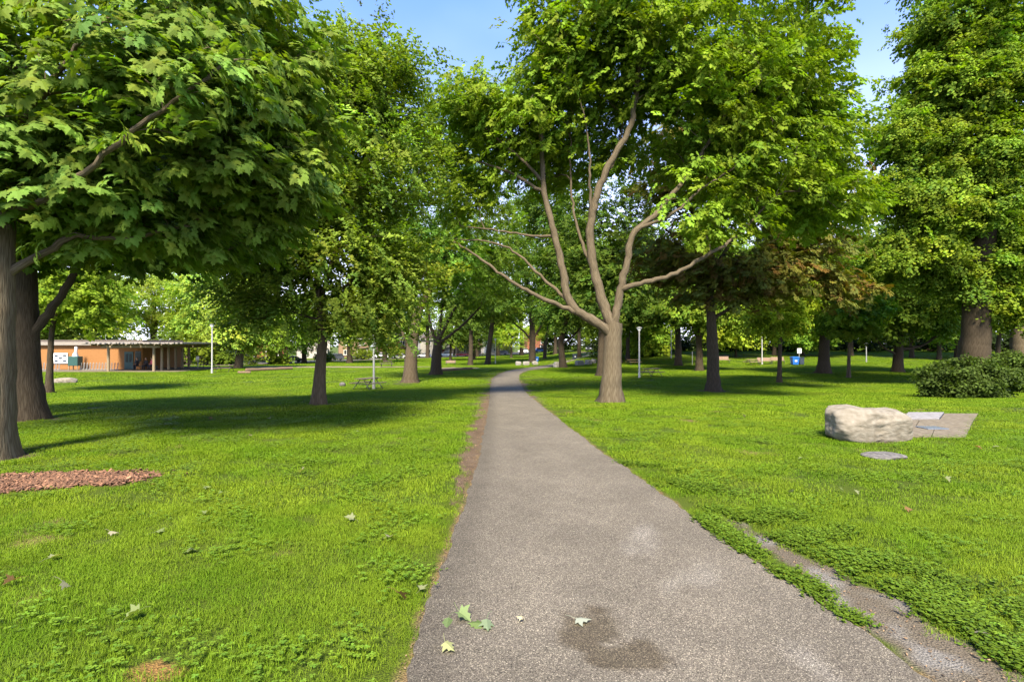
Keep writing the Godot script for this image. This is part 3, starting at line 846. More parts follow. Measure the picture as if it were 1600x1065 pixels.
	# ---- the belt of trees at the back, behind the lawns
	var bt := [[945, 557, 945, 470, 50, 44, DEEP, "dark backdrop tree closing the view right of the far path"], [868, 554, 868, 470, 40, 40, MIDGREEN, "backdrop tree over the far end of the path"], [778, 556, 778, 480, 36, 36, DEEP, "dark backdrop tree behind the white lamp post"], [590, 560, 600, 440, 60, 60, MIDGREEN, "tall backdrop tree behind the stout old maple"], [668, 559, 668, 430, 60, 70, BRIGHT, "tall backdrop tree behind the vase-shaped maple"], [745, 557, 740, 440, 60, 60, MIDGREEN, "tall backdrop tree behind the thin-trunked maple"], [815, 555, 812, 430, 60, 60, BRIGHT, "backdrop tree behind the wide-forked maple"], [905, 558, 905, 430, 60, 66, BRIGHT, "backdrop tree behind the maple with the white block"], [969, 567, 970, 455, 46, 46, DEEP, "dark backdrop tree showing just right of the big spreading maple's trunk"], [981, 562, 985, 440, 60, 60, MIDGREEN, "backdrop tree behind the green picnic table's lamp post"], [1010, 556, 1012, 520, 40, 28, LIME, "low lime tree behind the green picnic table"], [1150, 558, 1150, 500, 60, 34, LIME, "lime-green tree behind the pale benches, right of the copper maple"], [1110, 556, 1120, 440, 70, 60, MIDGREEN, "backdrop tree above the pale benches"], [1210, 555, 1215, 430, 70, 60, MIDGREEN, "backdrop tree behind the blue bin"], [1255, 556, 1262, 505, 50, 30, BRIGHT, "low bright tree behind the blue bin's signboard"], [1330, 556, 1335, 440, 70, 60, DEEP, "backdrop tree behind the thin brown-stemmed young tree"], [1425, 559, 1425, 430, 70, 70, MIDGREEN, "backdrop tree behind the long-limbed maple"], [1468, 562, 1475, 470, 60, 50, DEEP, "grey-trunked tree in front of the dark house windows"], [1495, 560, 1505, 400, 70, 70, MIDGREEN, "tall backdrop tree left of the huge trunk"], [1560, 560, 1575, 430, 70, 70, BRIGHT, "tall backdrop tree behind the thick grey trunk"]]
	for a in bt:
		var low: bool = a[6] == LIME or a[4] == 50
		plan("backdrop_tree", a[7], [a[0], a[1]], 3.0 if not low else 1.8, [[a[0], a[1] - 24], [a[2], a[3] + a[5] * 0.5]], [[a[2], a[3], 0, a[4], a[5], 5.0, 60 if low else 84], [a[2], a[3] + a[5] * 0.75, 0, a[4] * 0.8, a[5] * 0.4, 4.4, 14 if low else 34], [a[2] - 4, a[3] - a[5] * 0.8, 0, a[4] * 0.7, a[5] * 0.7, 4.4, 8 if low else 44]], {"kind": "maple_far", "tone": a[6], "sprays": 15, "size": 1.25, "spread": 1.0, "bark": "dark", "far": true, "group": "trees at the back of the park"})

	# ---- roadside trees far beyond the houses
	for k in 10:
		var px: float = 290.0 + k * 70.0
		var dd: float = 215.0 + 18.0 * sin(k * 1.9)
		var x := (px - MID_X) / FOCAL * dd
		var at := on_ground(x, dd)
		var py: float = MID_Y + (EYE - at.y) / dd * FOCAL
		plan("distant_tree", "distant tree rising behind " + ["the tan-walled brown house", "the blue spruce and columnar cedar", "the brown-roofed brick house", "the white house by the dark parked cars", "the tan brick house", "the orange brick house", "the white house by the white parked cars", "the pink brick house by the maroon car", "the white house by the lime street tree", "the tall red brick house"][k], [px, py], 1.2, [[px, py - 12], [px, py - 20]], [[px, py - 36, 0, 34 + 5 * sin(k * 3.1), 24, 6.0, 46], [px + 5, py - 58 - 8 * sin(k * 2.3), 0, 24, 16, 5.0, 22]], {"kind": "maple_far", "tone": [BRIGHT, MIDGREEN, LIME][k % 3], "sprays": 12, "spread": 1.6, "size": 1.9, "bark": "dark", "far": true, "group": "trees beyond the houses"})

func build_tree(s: Dictionary) -> void:
	var base: Vector3 = s.at
	var d0 := -base.z
	var t := thing(s.called, s.label, "tree", base, 0.0, s.group)
	var r := RandomNumberGenerator.new()
	r.seed = hash(s.label)
	var mpp := d0 / FOCAL                                    # metres for a pixel at this distance
	# skeleton
	var P := PackedVector3Array()
	var up := PackedInt32Array()
	var rad := PackedFloat32Array()
	var run := PackedFloat32Array()
	var limb := PackedInt32Array()
	var fixed := PackedByteArray()
	var r0: float = s.r * mpp
	var stem := PackedVector3Array([Vector3(0, -0.12, 0), Vector3(0, 0.12, 0)])
	for q in s.stem:
		stem.append(spot(q[0], q[1], d0) - base)
	if s.boughs.size() <= 2 and s.stem.size() < 6:                                  # the leader goes on into the crown
		for q in [s.crown[0], s.crown[mini(1, s.crown.size() - 1)]]:
			if q[1] < s.stem[-1][1] - 8.0:
				stem.append(spot(q[0], q[1], d0 + q[2]) - base)
	var total := 0.0
	for k in stem.size() - 1:
		total += stem[k].distance_to(stem[k + 1])
	var gone := 0.0
	var top := 0
	var tall: bool = total > 6.0 or s.boughs.size() <= 2
	for k in stem.size() - 1:
		var seg := stem[k].distance_to(stem[k + 1])
		var n := maxi(1, int(ceil(seg / 0.28)))
		for j in n:
			var u := float(j) / n
			var h := (gone + seg * u) / total
			P.append(stem[k].lerp(stem[k + 1], u) + Vector3(r.randfn(0, 1), 0, r.randfn(0, 1)) * r0 * 0.03)
			up.append(P.size() - 2)
			rad.append(r0 * lerpf(1.08, 0.42 if tall else 0.80, h))
			run.append(0.0)
			limb.append(0)
			fixed.append(1)
		gone += seg
	P.append(stem[-1])
	up.append(P.size() - 2)
	rad.append(r0 * (0.40 if tall else 0.78))
	run.append(0.0); limb.append(0); fixed.append(1)
	top = P.size() - 1
	var limbs := 0
	for b in s.boughs:
		var line := []
		for q in b[0]:
			line.append(spot(q[0], q[1], d0 + q[2]) - base)
		var best := 0
		for k in P.size():
			if P[k].distance_squared_to(line[0]) < P[best].distance_squared_to(line[0]):
				best = k
		var last := best
		var curve := Curve3D.new()
		line[0] = P[best]
		for k in line.size():
			var slope: Vector3 = (line[mini(k + 1, line.size() - 1)] - line[maxi(k - 1, 0)]) / 6.0
			curve.add_point(line[k], -slope, slope)
		var long := curve.get_baked_length()
		var id := limb[best]
		if id == 0:
			limbs += 1
			id = limbs
		var n := maxi(2, int(long / 0.22))
		for k in range(1, n + 1):
			var u := float(k) / n
			P.append(curve.sample_baked(long * u) + Vector3(r.randfn(0, 1), r.randfn(0, 1), r.randfn(0, 1)) * 0.022)
			up.append(last)
			rad.append(lerpf(b[1], b[2], pow(u, 0.7)) * mpp * 0.86 * (1.0 + 0.06 * sin(k * 1.3)))
			run.append(run[last] + long / n)
			limb.append(id)
			fixed.append(1)
			last = P.size() - 1
	# shoots in the crown
	var shoots := []
	for c in s.crown:
		var mid: Vector3 = spot(c[0], c[1], d0 + c[2]) - base
		var half := Vector3(c[3] * mpp, c[4] * mpp, c[5])
		var mine := []
		var gap := pow(half.x * half.y * half.z * 4.0 / c[6], 1.0 / 3.0) * 0.62
		for k in c[6]:
			var p := Vector3.ZERO
			for tries in 8:
				var q := Vector3(r.randfn(0, 1), r.randfn(0, 1), r.randfn(0, 1)).normalized() * pow(r.randf(), 0.42)
				p = mid + q * half
				var clear := true
				for o in mine:
					if o.distance_squared_to(p) < gap * gap:
						clear = false
						break
				if clear:
					break
			if p.y < 1.3:
				p.y = 1.3 + r.randf() * 0.5
			mine.append(p)
		shoots.append_array(mine)
	var centre := Vector3.ZERO
	for p in shoots:
		centre += p
	centre /= maxf(shoots.size(), 1)
	var hub: Vector3 = P[top]
	shoots.sort_custom(func(a, b): return a.distance_squared_to(hub) < b.distance_squared_to(hub))
	var tips := PackedInt32Array()
	var low := int(top * 0.45) if s.boughs.size() == 0 and not tall else int(top * (0.62 if not tall else 0.40))
	for p in shoots:
		var best := top
		var cost := 1e9
		for k in range(low, P.size()):
			if k <= top and P[k].y > p.y + 0.6 and k < top:
				continue
			var c: float = P[k].distance_to(p) + 0.22 * run[k] + (0.35 if P[k].y > p.y else 0.0)
			if c < cost:
				cost = c
				best = k
		var a := P[best]
		var dist := a.distance_to(p)
		var dir := (a - P[maxi(up[best], 0)]).normalized()
		var ctl: Vector3 = a + (dir * 0.5 + (p - a).normalized() * 0.7 + Vector3(0, 0.18, 0)).normalized() * dist * 0.5
		var n := clampi(int(dist / 0.38), 2, 8)
		var last := best
		var id := limb[best]
		if id == 0 and not s.far:
			limbs += 1
			id = limbs
		for k in range(1, n + 1):
			var u := float(k) / n
			P.append(a * (1 - u) * (1 - u) + ctl * 2.0 * u * (1 - u) + p * u * u + Vector3(r.randfn(0, 1), r.randfn(0, 1), r.randfn(0, 1)) * 0.02 * dist * (1 - u))
			up.append(last)
			rad.append(0.0)
			run.append(run[last] + dist / n)
			limb.append(id)
			fixed.append(0)
			last = P.size() - 1
		tips.append(last)
	# thickness: what a branch carries
	var carried := PackedFloat32Array()
	carried.resize(P.size())
	for k in range(P.size() - 1, 0, -1):
		if carried[k] == 0.0:
			carried[k] = pow(0.0095, 2.3)
		if not fixed[k]:
			rad[k] = pow(carried[k], 1.0 / 2.3)
		carried[up[k]] += carried[k]
	for k in range(1, P.size()):
		if not fixed[k]:
			rad[k] = minf(rad[k], rad[up[k]] * 0.92)
	# tubes
	var kids := []
	kids.resize(P.size())
	for k in P.size():
		kids[k] = PackedInt32Array()
	for k in range(1, P.size()):
		kids[up[k]].append(k)
	var meshes := {0: Mb.new()}
	var weight := {}
	for k in range(1, P.size()):
		if limb[k] != 0:
			weight[limb[k]] = weight.get(limb[k], 0) + 1
	var own := weight.keys()
	own.sort_custom(func(a, b): return weight[a] > weight[b])
	own = own.slice(0, 9)
	var starts := [0]
	var from := [-1]
	while starts.size() > 0:
		var k: int = starts.pop_back()
		var f: int = from.pop_back()
		var line := PackedVector3Array()
		var rr := PackedFloat32Array()
		if f >= 0:
			line.append(P[f])
			rr.append(rad[k] * 1.1)
		var id := limb[k]
		while true:
			line.append(P[k])
			rr.append(rad[k])
			var next := -1
			for c in kids[k]:
				if next < 0 or rad[c] > rad[next] or (fixed[c] and fixed[k] and not fixed[next]) :
					if limb[c] == id or id == 0 and fixed[c] and limb[c] == 0:
						next = c
			for c in kids[k]:
				if c != next:
					starts.append(c)
					from.append(k)
			if next < 0:
				break
			k = next
		if rr[0] < mpp * (0.12 if d0 < 40.0 else 0.25) and rr.size() > 0:
			continue
		var into := id if own.has(id) else 0
		if not meshes.has(into):
			meshes[into] = Mb.new()
		var sides := 18 if f < 0 and d0 < 45.0 else (10 if rr[0] > 0.05 else (6 if rr[0] > 0.02 else 4))
		meshes[into].tube(line, rr, sides, sides > 4, s.lobes if f < 0 else 0.0, r.randf() * 6.0)
	for id in meshes:
		if meshes[id].v.size() > 0:
			part("trunk" if id == 0 else "bough", meshes[id].done(), M["bark_" + s.bark], t)
	# leaves
	var key: String = s.kind + str(hash(s.label) % 3)
	if not spray_mesh.has(key):
		spray_mesh[key] = make_spray(s.kind, 900 + hash(key) % 1000)
	var where: Array[Transform3D] = []
	var tint := PackedColorArray()
	var spread: float = s.spread
	var grow: float = s.size * {"maple": 1.15, "maple_far": 1.75, "small": 1.35, "layer": 1.35}[s.kind]
	var many := int(s.sprays * (1.05 if s.kind != "maple_far" else 1.5))
	for k in tips:
		var clump := exp(r.randfn(0.0, 0.16))
		var warm := exp(r.randfn(0.0, 0.08))
		var out: Vector3 = P[k] - centre
		out.y *= 0.3
		for j in many:
			var o := Vector3(r.randfn(0, spread), r.randfn(0, spread * 0.55), r.randfn(0, spread))
			var along: int = k
			for step in r.randi() % 3:
				along = up[along]
			var p: Vector3 = P[along] + o
			var go := (out.normalized() * 0.8 + o.normalized() + Vector3(r.randfn(0, 0.5), 0, r.randfn(0, 0.5)))
			var yaw := atan2(go.x, go.z)
			var b := Basis(Vector3.UP, yaw) * Basis(Vector3.RIGHT, r.randfn(0.42, 0.42)) * Basis(Vector3.BACK, r.randfn(0, 0.3))
			where.append(Transform3D(b.scaled_local(Vector3.ONE * grow * r.randf_range(0.8, 1.25)), p - b * Vector3(0, 0, 0.15)))
			var g := clump * exp(r.randfn(0.0, 0.12))
			var tone: Color = s.tone * 2.1
			if s.called == "copper_maple" and r.randf() < 0.25:
				tone = Color(0.15, 0.105, 0.03)
			tint.append(Color(tone.r * g * warm, tone.g * g, tone.b * g / warm))
	scatter("crown", spray_mesh[key], M.leaf, where, tint, t)
	if s.get("near", false):
		single_leaves(t, base, P, tips, r, s.tone)

func scatter(called: String, mesh: Mesh, mat: Material, where: Array[Transform3D], tint: PackedColorArray, parent: Node3D) -> MultiMeshInstance3D:
	var mm := MultiMesh.new()
	mm.transform_format = MultiMesh.TRANSFORM_3D
	mm.use_colors = true
	mm.mesh = mesh
	mm.instance_count = where.size()
	for k in where.size():
		mm.set_instance_transform(k, where[k])
		mm.set_instance_color(k, tint[k])
	var o := MultiMeshInstance3D.new()
	o.name = called
	o.multimesh = mm
	o.material_override = mat
	o.set_meta("kind", "stuff")
	parent.add_child(o, true)
	return o

# the leaves of the nearest tree that hang foremost, each on its own
func single_leaves(t: Node3D, base: Vector3, P: PackedVector3Array, tips: PackedInt32Array, r: RandomNumberGenerator, tone: Color) -> void:
	var order := []
	for k in tips:
		var w: Vector3 = P[k] + base
		var sx := w.x / -w.z
		var sy := (w.y - EYE) / -w.z
		if absf(sx) < 1.0 and sy < 0.68:
			order.append(k)
	order.sort_custom(func(a, b): return P[a].z > P[b].z)
	var kinds := []
	for k in 5:
		var m := Mb.new()
		var g := exp(r.randfn(0.05, 0.16))
		m.col = Color(tone.r * g, tone.g * g, tone.b * g) * 2.1
		add_leaf(m, Vector3.ZERO, Vector3(0, 0, 1), Vector3.UP, 1.0, MAPLE, 0.2 + 0.06 * k)
		kinds.append(m.done())
	for k in mini(260, order.size() * 4):
		var at: Vector3 = P[order[k / 4]] + Vector3(r.randfn(0, 0.2), r.randfn(-0.05, 0.1), absf(r.randfn(0.04, 0.1)))
		var o := part("leaf", kinds[k % 5], M.leaf, t, at, Vector3(r.randfn(0.35, 0.3), r.randfn(0.0, 1.1), r.randfn(0, 0.25)))
		o.scale = Vector3.ONE * r.randf_range(0.11, 0.165)

# ------------------------------------------------------------------ grass
func blade_patch(seed_: int, half: float, count: int, tall: float, wide_: float, spread := 0.25) -> ArrayMesh:
	var r := RandomNumberGenerator.new()
	r.seed = seed_
	var m := Mb.new()
	for k in count:
		var at := Vector3(r.randf_range(-half, half), -0.01, r.randf_range(-half, half))
		var a := r.randf() * TAU
		var lean := r.randf_range(0.3, 1.35)
		var h := tall * exp(r.randfn(0, 0.28))
		var w := wide_ * r.randf_range(0.7, 1.3) * 0.5
		var out := Vector3(cos(a), 0, sin(a))
		var x := Vector3(-sin(a), 0, cos(a))
		var n := (Vector3.UP * 0.9 - out * 0.5).normalized()
		var g := exp(r.randfn(0, spread))
		var dry := r.randf() < 0.05
		m.col = Color(1.9, 1.25, 1.7) * g if dry else Color(g * exp(r.randfn(0, 0.08)), g, g)
		m.col.a = 1.0
		var p1 := at + Vector3.UP * h * 0.55 + out * h * lean * 0.25
		var p2 := at + Vector3.UP * h * (1.0 - lean * 0.25) + out * h * lean * 0.75
		var a0 := m.put(at - x * w, n)
		var a1 := m.put(at + x * w, n)
		var b0 := m.put(p1 - x * w * 0.8, n)
		var b1 := m.put(p1 + x * w * 0.8, n)
		var c := m.put(p2, n)
		m.tri(a0, a1, b1)
		m.tri(a0, b1, b0)
		m.tri(b0, b1, c)
	return m.done()

func clover_patch(seed_: int, half: float, count: int, size: float) -> ArrayMesh:
	var r := RandomNumberGenerator.new()
	r.seed = seed_
	var m := Mb.new()
	for k in count:
		var q := Vector2(r.randfn(0, half * 0.5), r.randfn(0, half * 0.5))
		var at := Vector3(q.x, r.randf_range(0.025, 0.065), q.y)
		var a := r.randf() * TAU
		m.col = leaf_tone(r, 0.2)
		for j in 3:
			var b := a + j * TAU / 3.0
			add_leaf(m, at, Vector3(cos(b), r.randf_range(-0.1, 0.35), sin(b)).normalized(), Vector3.UP, size * r.randf_range(0.8, 1.2), [[0, 0], [0.3, 0.35], [0.42, 0.75], [0, 0.95]], 0.1)
	return m.done()

func weed_patch(seed_: int, half: float, count: int) -> ArrayMesh:
	var r := RandomNumberGenerator.new()
	r.seed = seed_
	var m := Mb.new()
	for k in count:
		var at := Vector3(r.randfn(0, half * 0.5), 0.0, r.randfn(0, half * 0.5))
		var a := r.randf() * TAU
		var lean := Vector3(cos(a) * 0.8, r.randf_range(0.5, 1.0), sin(a) * 0.8).normalized()
		for j in 7:
			var b := r.randf() * TAU
			m.col = leaf_tone(r, 0.2)
			add_leaf(m, at + lean * (0.012 + 0.011 * j), Vector3(cos(b), r.randf_range(0, 0.5), sin(b)).normalized(), Vector3(r.randfn(0, 0.3), 1, r.randfn(0, 0.3)).normalized(), r.randf_range(0.018, 0.032), OVATE, 0.1)
	return m.done()

func lawn_tone(x: float, d: float, r: RandomNumberGenerator) -> Color:
	var a := wide.get_noise_2d(x * 0.8, d * 0.8)
	var b := wide.get_noise_2d(x * 3.0 + 60.0, d * 3.0)
	var c := Color(0.134, 0.218, 0.013).lerp(Color(0.178, 0.250, 0.017), clampf(0.5 + a * 1.3, 0, 1)).lerp(Color(0.098, 0.190, 0.009), clampf(b * 1.4, 0.0, 0.8))
	var g := exp(r.randfn(0, 0.12))
	return Color(c.r * g, c.g * g, c.b * g)

func build_grass() -> void:
	var r := RandomNumberGenerator.new()
	r.seed = 4
	# [from, to, patches per square metre, half size, blades, height, width]
	var bands := [[1.4, 7.0, 40.0, 0.17, 300, 0.044, 0.0034], [7.0, 16.0, 18.0, 0.24, 260, 0.046, 0.0055], [16.0, 38.0, 5.0, 0.45, 330, 0.048, 0.011], [38.0, 100.0, 1.3, 0.9, 380, 0.052, 0.026], [100.0, 210.0, 0.3, 2.0, 520, 0.06, 0.06]]
	var holder := Node3D.new()
	holder.name = "grass"
	holder.set_meta("kind", "stuff")
	holder.set_meta("label", "short bright green mown grass of the park lawn")
	holder.set_meta("category", "grass")
	add_child(holder)
	for bi in bands.size():
		var b: Array = bands[bi]
		for variant in 2:
			var mesh := blade_patch(600 + bi * 7 + variant, b[3], b[4], b[5], b[6])
			var where: Array[Transform3D] = []
			var tint := PackedColorArray()
			var area: float = 1.12 * (b[1] * b[1] - b[0] * b[0]) + 3.0 * (b[1] - b[0])
			for k in int(area * b[2] * 0.5):
				var d := sqrt(lerpf(b[0] * b[0], b[1] * b[1], r.randf()))
				var x := r.randf_range(-1.0, 1.0) * (d * 1.12 + 1.5)
				var bb := bare(x, d)
				if r.randf() < bb[0] * 1.1 - 0.02 or bb[0] > 0.93:
					continue
				var e := path_edges(d)
				if x > e.x - b[3] * 0.55 and x < e.y + b[3] * 0.55:
					if x > e.x - 0.03 and x < e.y + 0.03 or bi > 1:
						continue
				var s: float = r.randf_range(0.75, 1.25) * (1.0 - 0.4 * bb[0]) * (1.0 + 0.25 * wide.get_noise_2d(x * 2.0, d * 2.0))
				where.append(Transform3D(Basis(Vector3.UP, r.randf() * TAU).scaled_local(Vector3(1, s, 1) * (1.0 if x < e.x - b[3] or x > e.y + b[3] else 0.55)), Vector3(x, height(x, d), -d)))
				tint.append(lawn_tone(x, d, r))
			scatter("blades", mesh, M.grass, where, tint, holder)
	# clover and other broad leaves among the grass
	var where: Array[Transform3D] = []
	var tint := PackedColorArray()
	for k in 5200:
		var d := sqrt(lerpf(2.2, 250.0, r.randf()))
		var x := r.randf_range(-1.0, 1.0) * (d * 1.1 + 1.0)
		var e := path_edges(d)
		if x > e.x - 0.15 and x < e.y + 0.15 or wide.get_noise_2d(x * 2.2 - 30.0, d * 2.2) < 0.12 or bare(x, d)[0] > 0.4:
			continue
		where.append(Transform3D(Basis(Vector3.UP, r.randf() * TAU).scaled_local(Vector3.ONE * r.randf_range(0.8, 1.3)), Vector3(x, height(x, d) + 0.012, -d)))
		var g := exp(r.randfn(0, 0.14))
		tint.append(Color(0.130 * g, 0.220 * g, 0.022 * g))
	var cl := scatter("clover", clover_patch(71, 0.2, 16, 0.022), M.grass, where, tint, self)
	cl.set_meta("label", "clover and other broad-leaved weeds growing among the lawn grass")
	cl.set_meta("category", "clover")
	# a dense mat of dark knotweed along the trodden strip
	where = []
	tint = PackedColorArray()
	for k in 8000:
		var d := r.randf_range(2.0, 10.5)
		var e := path_edges(d)
		var off := absf(r.randfn(0.95, 0.32)) if r.randf() < 0.8 else r.randf_range(0.03, 0.18)
		var x := e.y + off
		if bare(x, d)[0] > 0.18 or wide.get_noise_2d(x * 5.0, d * 5.0) + r.randfn(0, 0.12) < -0.12 + ss(3.5, 10.0, d) * 0.75 + ss(0.9, 1.6, off) * 0.35:
			continue
		where.append(Transform3D(Basis(Vector3.UP, r.randf() * TAU).scaled_local(Vector3.ONE * r.randf_range(0.7, 1.3)), Vector3(x, height(x, d), -d)))
		var g := exp(r.randfn(0, 0.14))
		tint.append(Color(0.098 * g, 0.160 * g, 0.014 * g))
	var kn := scatter("knotweed", weed_patch(72, 0.12, 14), M.grass, where, tint, self)
	kn.set_meta("label", "mat of low dark green weeds along the trodden strip")
	kn.set_meta("category", "weeds")

# ------------------------------------------------------------------ shrubs and other plants
func shrub(called: String, label: String, category: String, at: Vector3, half: Vector3, count: int, tone: Color, kind: String, size: float, seed_: int, group := "", lift := 0.0, column := false) -> Node3D:
	var t := thing(called, label, category, at, 0.0, group)
	var r := RandomNumberGenerator.new()
	r.seed = seed_
	var stems := Mb.new()
	var where: Array[Transform3D] = []
	var tint := PackedColorArray()
	for k in 14:
		var a := r.randf() * TAU
		var tip := Vector3(cos(a) * half.x, half.y * 1.2 + lift, sin(a) * half.z) * r.randf_range(0.4, 0.85)
		stems.tube(PackedVector3Array([Vector3(cos(a), 0, sin(a)) * 0.1 - Vector3(0, 0.1, 0), tip * 0.5 + Vector3(0, 0.1, 0), tip]), PackedFloat32Array([0.03, 0.02, 0.008]), 5)
	part("stem", stems.done(), M.bark_dark, t)
	for k in count:
		var q := Vector3(r.randfn(0, 1), r.randfn(0, 1), r.randfn(0, 1)).normalized() * pow(r.randf(), 0.3)
		var bulge := 1.0 + 0.75 * wide.get_noise_3d(at.x + q.x * 6.0, q.y * 5.0, q.z * 6.0 + seed_) + (0.25 * r.randf() if r.randf() < 0.12 else 0.0)
		var p := q * half * bulge + Vector3(0, half.y + lift, 0)
		if column:
			p = Vector3(q.x * half.x * (1.15 - p.y / (half.y * 2.3)), p.y, q.z * half.z * (1.15 - p.y / (half.y * 2.3)))
		if p.y < 0.03:
			p.y = 0.03 + r.randf() * 0.15
		var yaw := atan2(q.x + r.randfn(0, 0.4), q.z + r.randfn(0, 0.4))
		var b := Basis(Vector3.UP, yaw) * Basis(Vector3.RIGHT, r.randfn(0.15, 0.35)) * Basis(Vector3.BACK, r.randfn(0, 0.35))
		where.append(Transform3D(b.scaled_local(Vector3.ONE * size * r.randf_range(0.75, 1.3)), p - b * Vector3(0, 0, 0.3 * size)))
		var g := exp(r.randfn(0, 0.2))
		tint.append(Color(tone.r * g, tone.g * g, tone.b * g))
	var key := kind + "9"
	if not spray_mesh.has(key):
		spray_mesh[key] = make_spray(kind, 4321)
	scatter("foliage", spray_mesh[key], M.leaf, where, tint, t)
	return t

func build_shrubs() -> void:
	# the sprawling shrub round the huge trunk
	var a := ground_at(1500, 622)
	shrub("leafy_shrub", "sprawling dark green shrub at the foot of the huge trunk", "shrub", a + Vector3(0.9, 0, -0.6), Vector3(2.1, 0.95, 1.2), 2300, Color(0.080, 0.125, 0.026), "bush", 0.9, 11, "", -0.15)
	shrub("leafy_shrub", "taller bushy shrub between the huge trunk and the thick grey trunk", "shrub", ground_at(1585, 612), Vector3(1.4, 1.3, 1.2), 1700, Color(0.085, 0.135, 0.026), "bush", 0.9, 12, "", -0.15)
	# the wooded bank at the back of the right lawn
	var n := 0
	for px in range(950, 1660, 36):
		var d := 104.0 + 5.0 * sin(n * 2.1)
		var x := (px - MID_X) / FOCAL * d
		shrub("hedge_bush", "dark bush of the wooded bank behind " + ["the far stretch of the path", "the tall pale lamp post", "the green-grey picnic table", "the grey lamp post", "the dark upright maple", "the thin bare post", "the copper maple", "the first pinkish bench", "the pale picnic table", "the far white lamp post", "the bright blue bin", "the sturdy flared tree", "the young tree beside the flared tree", "the thin brown-stemmed young tree", "the thin grey lamp post", "the long-limbed maple", "the long-limbed maple's reaching branch", "the huge thick trunk", "the taller bushy shrub", "the thick grey trunk", "the farthest backdrop tree"][mini(n, 20)], "bush", on_ground(x, d), Vector3(3.6 + 0.7 * sin(n * 1.3), 2.3 + 0.6 * sin(n * 3.7), 2.6), 420, Color(0.028, 0.048, 0.012), "maple_far", 2.0, 100 + n, "bushes of the wooded bank", -0.2)
		n += 1
	for k in 4:
		var d := 172.0 + 6.0 * sin(k * 2.4)
		var x: float = (872.0 + k * 28.0 - MID_X) / FOCAL * d
		shrub("hedge_bush", "big bush closing the far end of the park behind " + ["the short-trunked maple", "the last stone blocks", "the half-hidden dark maple", "the big spreading maple"][k], "bush", on_ground(x, d), Vector3(5.0, 4.0 + sin(k * 1.7), 3.0), 420, [MIDGREEN, DEEP, BRIGHT][k % 3], "maple_far", 2.6, 300 + k, "bushes at the far end of the park")
	for k in 6:
		var d := 80.0 + 4.0 * sin(k * 2.0)
		var x: float = (70.0 + k * 50.0 - MID_X) / FOCAL * d
		shrub("hedge_bush", ["tall bush behind the brick building's near end", "tall bush behind the white notice board's wall", "tall bush behind the cabinet with the pale cowl", "tall bush behind the canopy's front post", "tall bush behind the brick building's door", "tall bush beyond the canopy's row of posts"][k], "bush", on_ground(x, d), Vector3(3.2, 2.6 + 0.5 * sin(k * 1.7), 2.2), 380, [BRIGHT, MIDGREEN, LIME][k % 3], "maple_far", 1.8, 200 + k, "bushes behind the brick building")
	# gardens along the street
	var s := ground_at(372, 571)
	shrub("blue_spruce", "silvery blue spruce in front of the brown-roofed house", "spruce", s, Vector3(2.3, 3.2, 2.3), 420, Color(0.10, 0.15, 0.16), "needle", 1.7, 21, "", 0.0, true)
	shrub("columnar_cedar", "clipped lime-green columnar cedar beside the blue spruce", "cedar", ground_at(393, 571), Vector3(1.3, 2.5, 1.3), 420, Color(0.115, 0.165, 0.014), "maple_far", 1.1, 22)
	var gb := [[420, 570, 2.2, 0.9, "rounded garden bush beside the columnar cedar", LIME], [497, 566, 2.4, 1.2, "bright garden bush left of the tall bare lower trunk's far side", BRIGHT], [560, 563, 2.6, 1.5, "garden bush behind the grey-trunked street tree", LIME], [612, 561, 3.0, 1.8, "yellow-green garden bush in front of the red brick house", LIME], [325, 572, 1.6, 1.0, "small bush at the foot of the lamp post near the canopy", BRIGHT], [640, 559, 2.6, 1.6, "dark garden bush behind the white parked cars", DEEP], [790, 553, 3.4, 2.0, "sunlit bush beyond the dark parked car", LIME]]
	for k in gb.size():
		var g: Array = gb[k]
		shrub("garden_bush", g[4], "bush", ground_at(g[0], g[1]) + Vector3(0, 0, -4.0), Vector3(g[2], g[3], g[2]), 240, g[5], "maple_far", 1.6, 40 + k, "bushes in the front gardens")

# ------------------------------------------------------------------ the brick building and its canopy
func panel(parent: Node3D, called: String, at: Vector3, size: Vector3, mat: Material, bevel := 0.01, turn := Vector3.ZERO) -> MeshInstance3D:
	return part(called, boxed(size, bevel), mat, parent, at, turn)

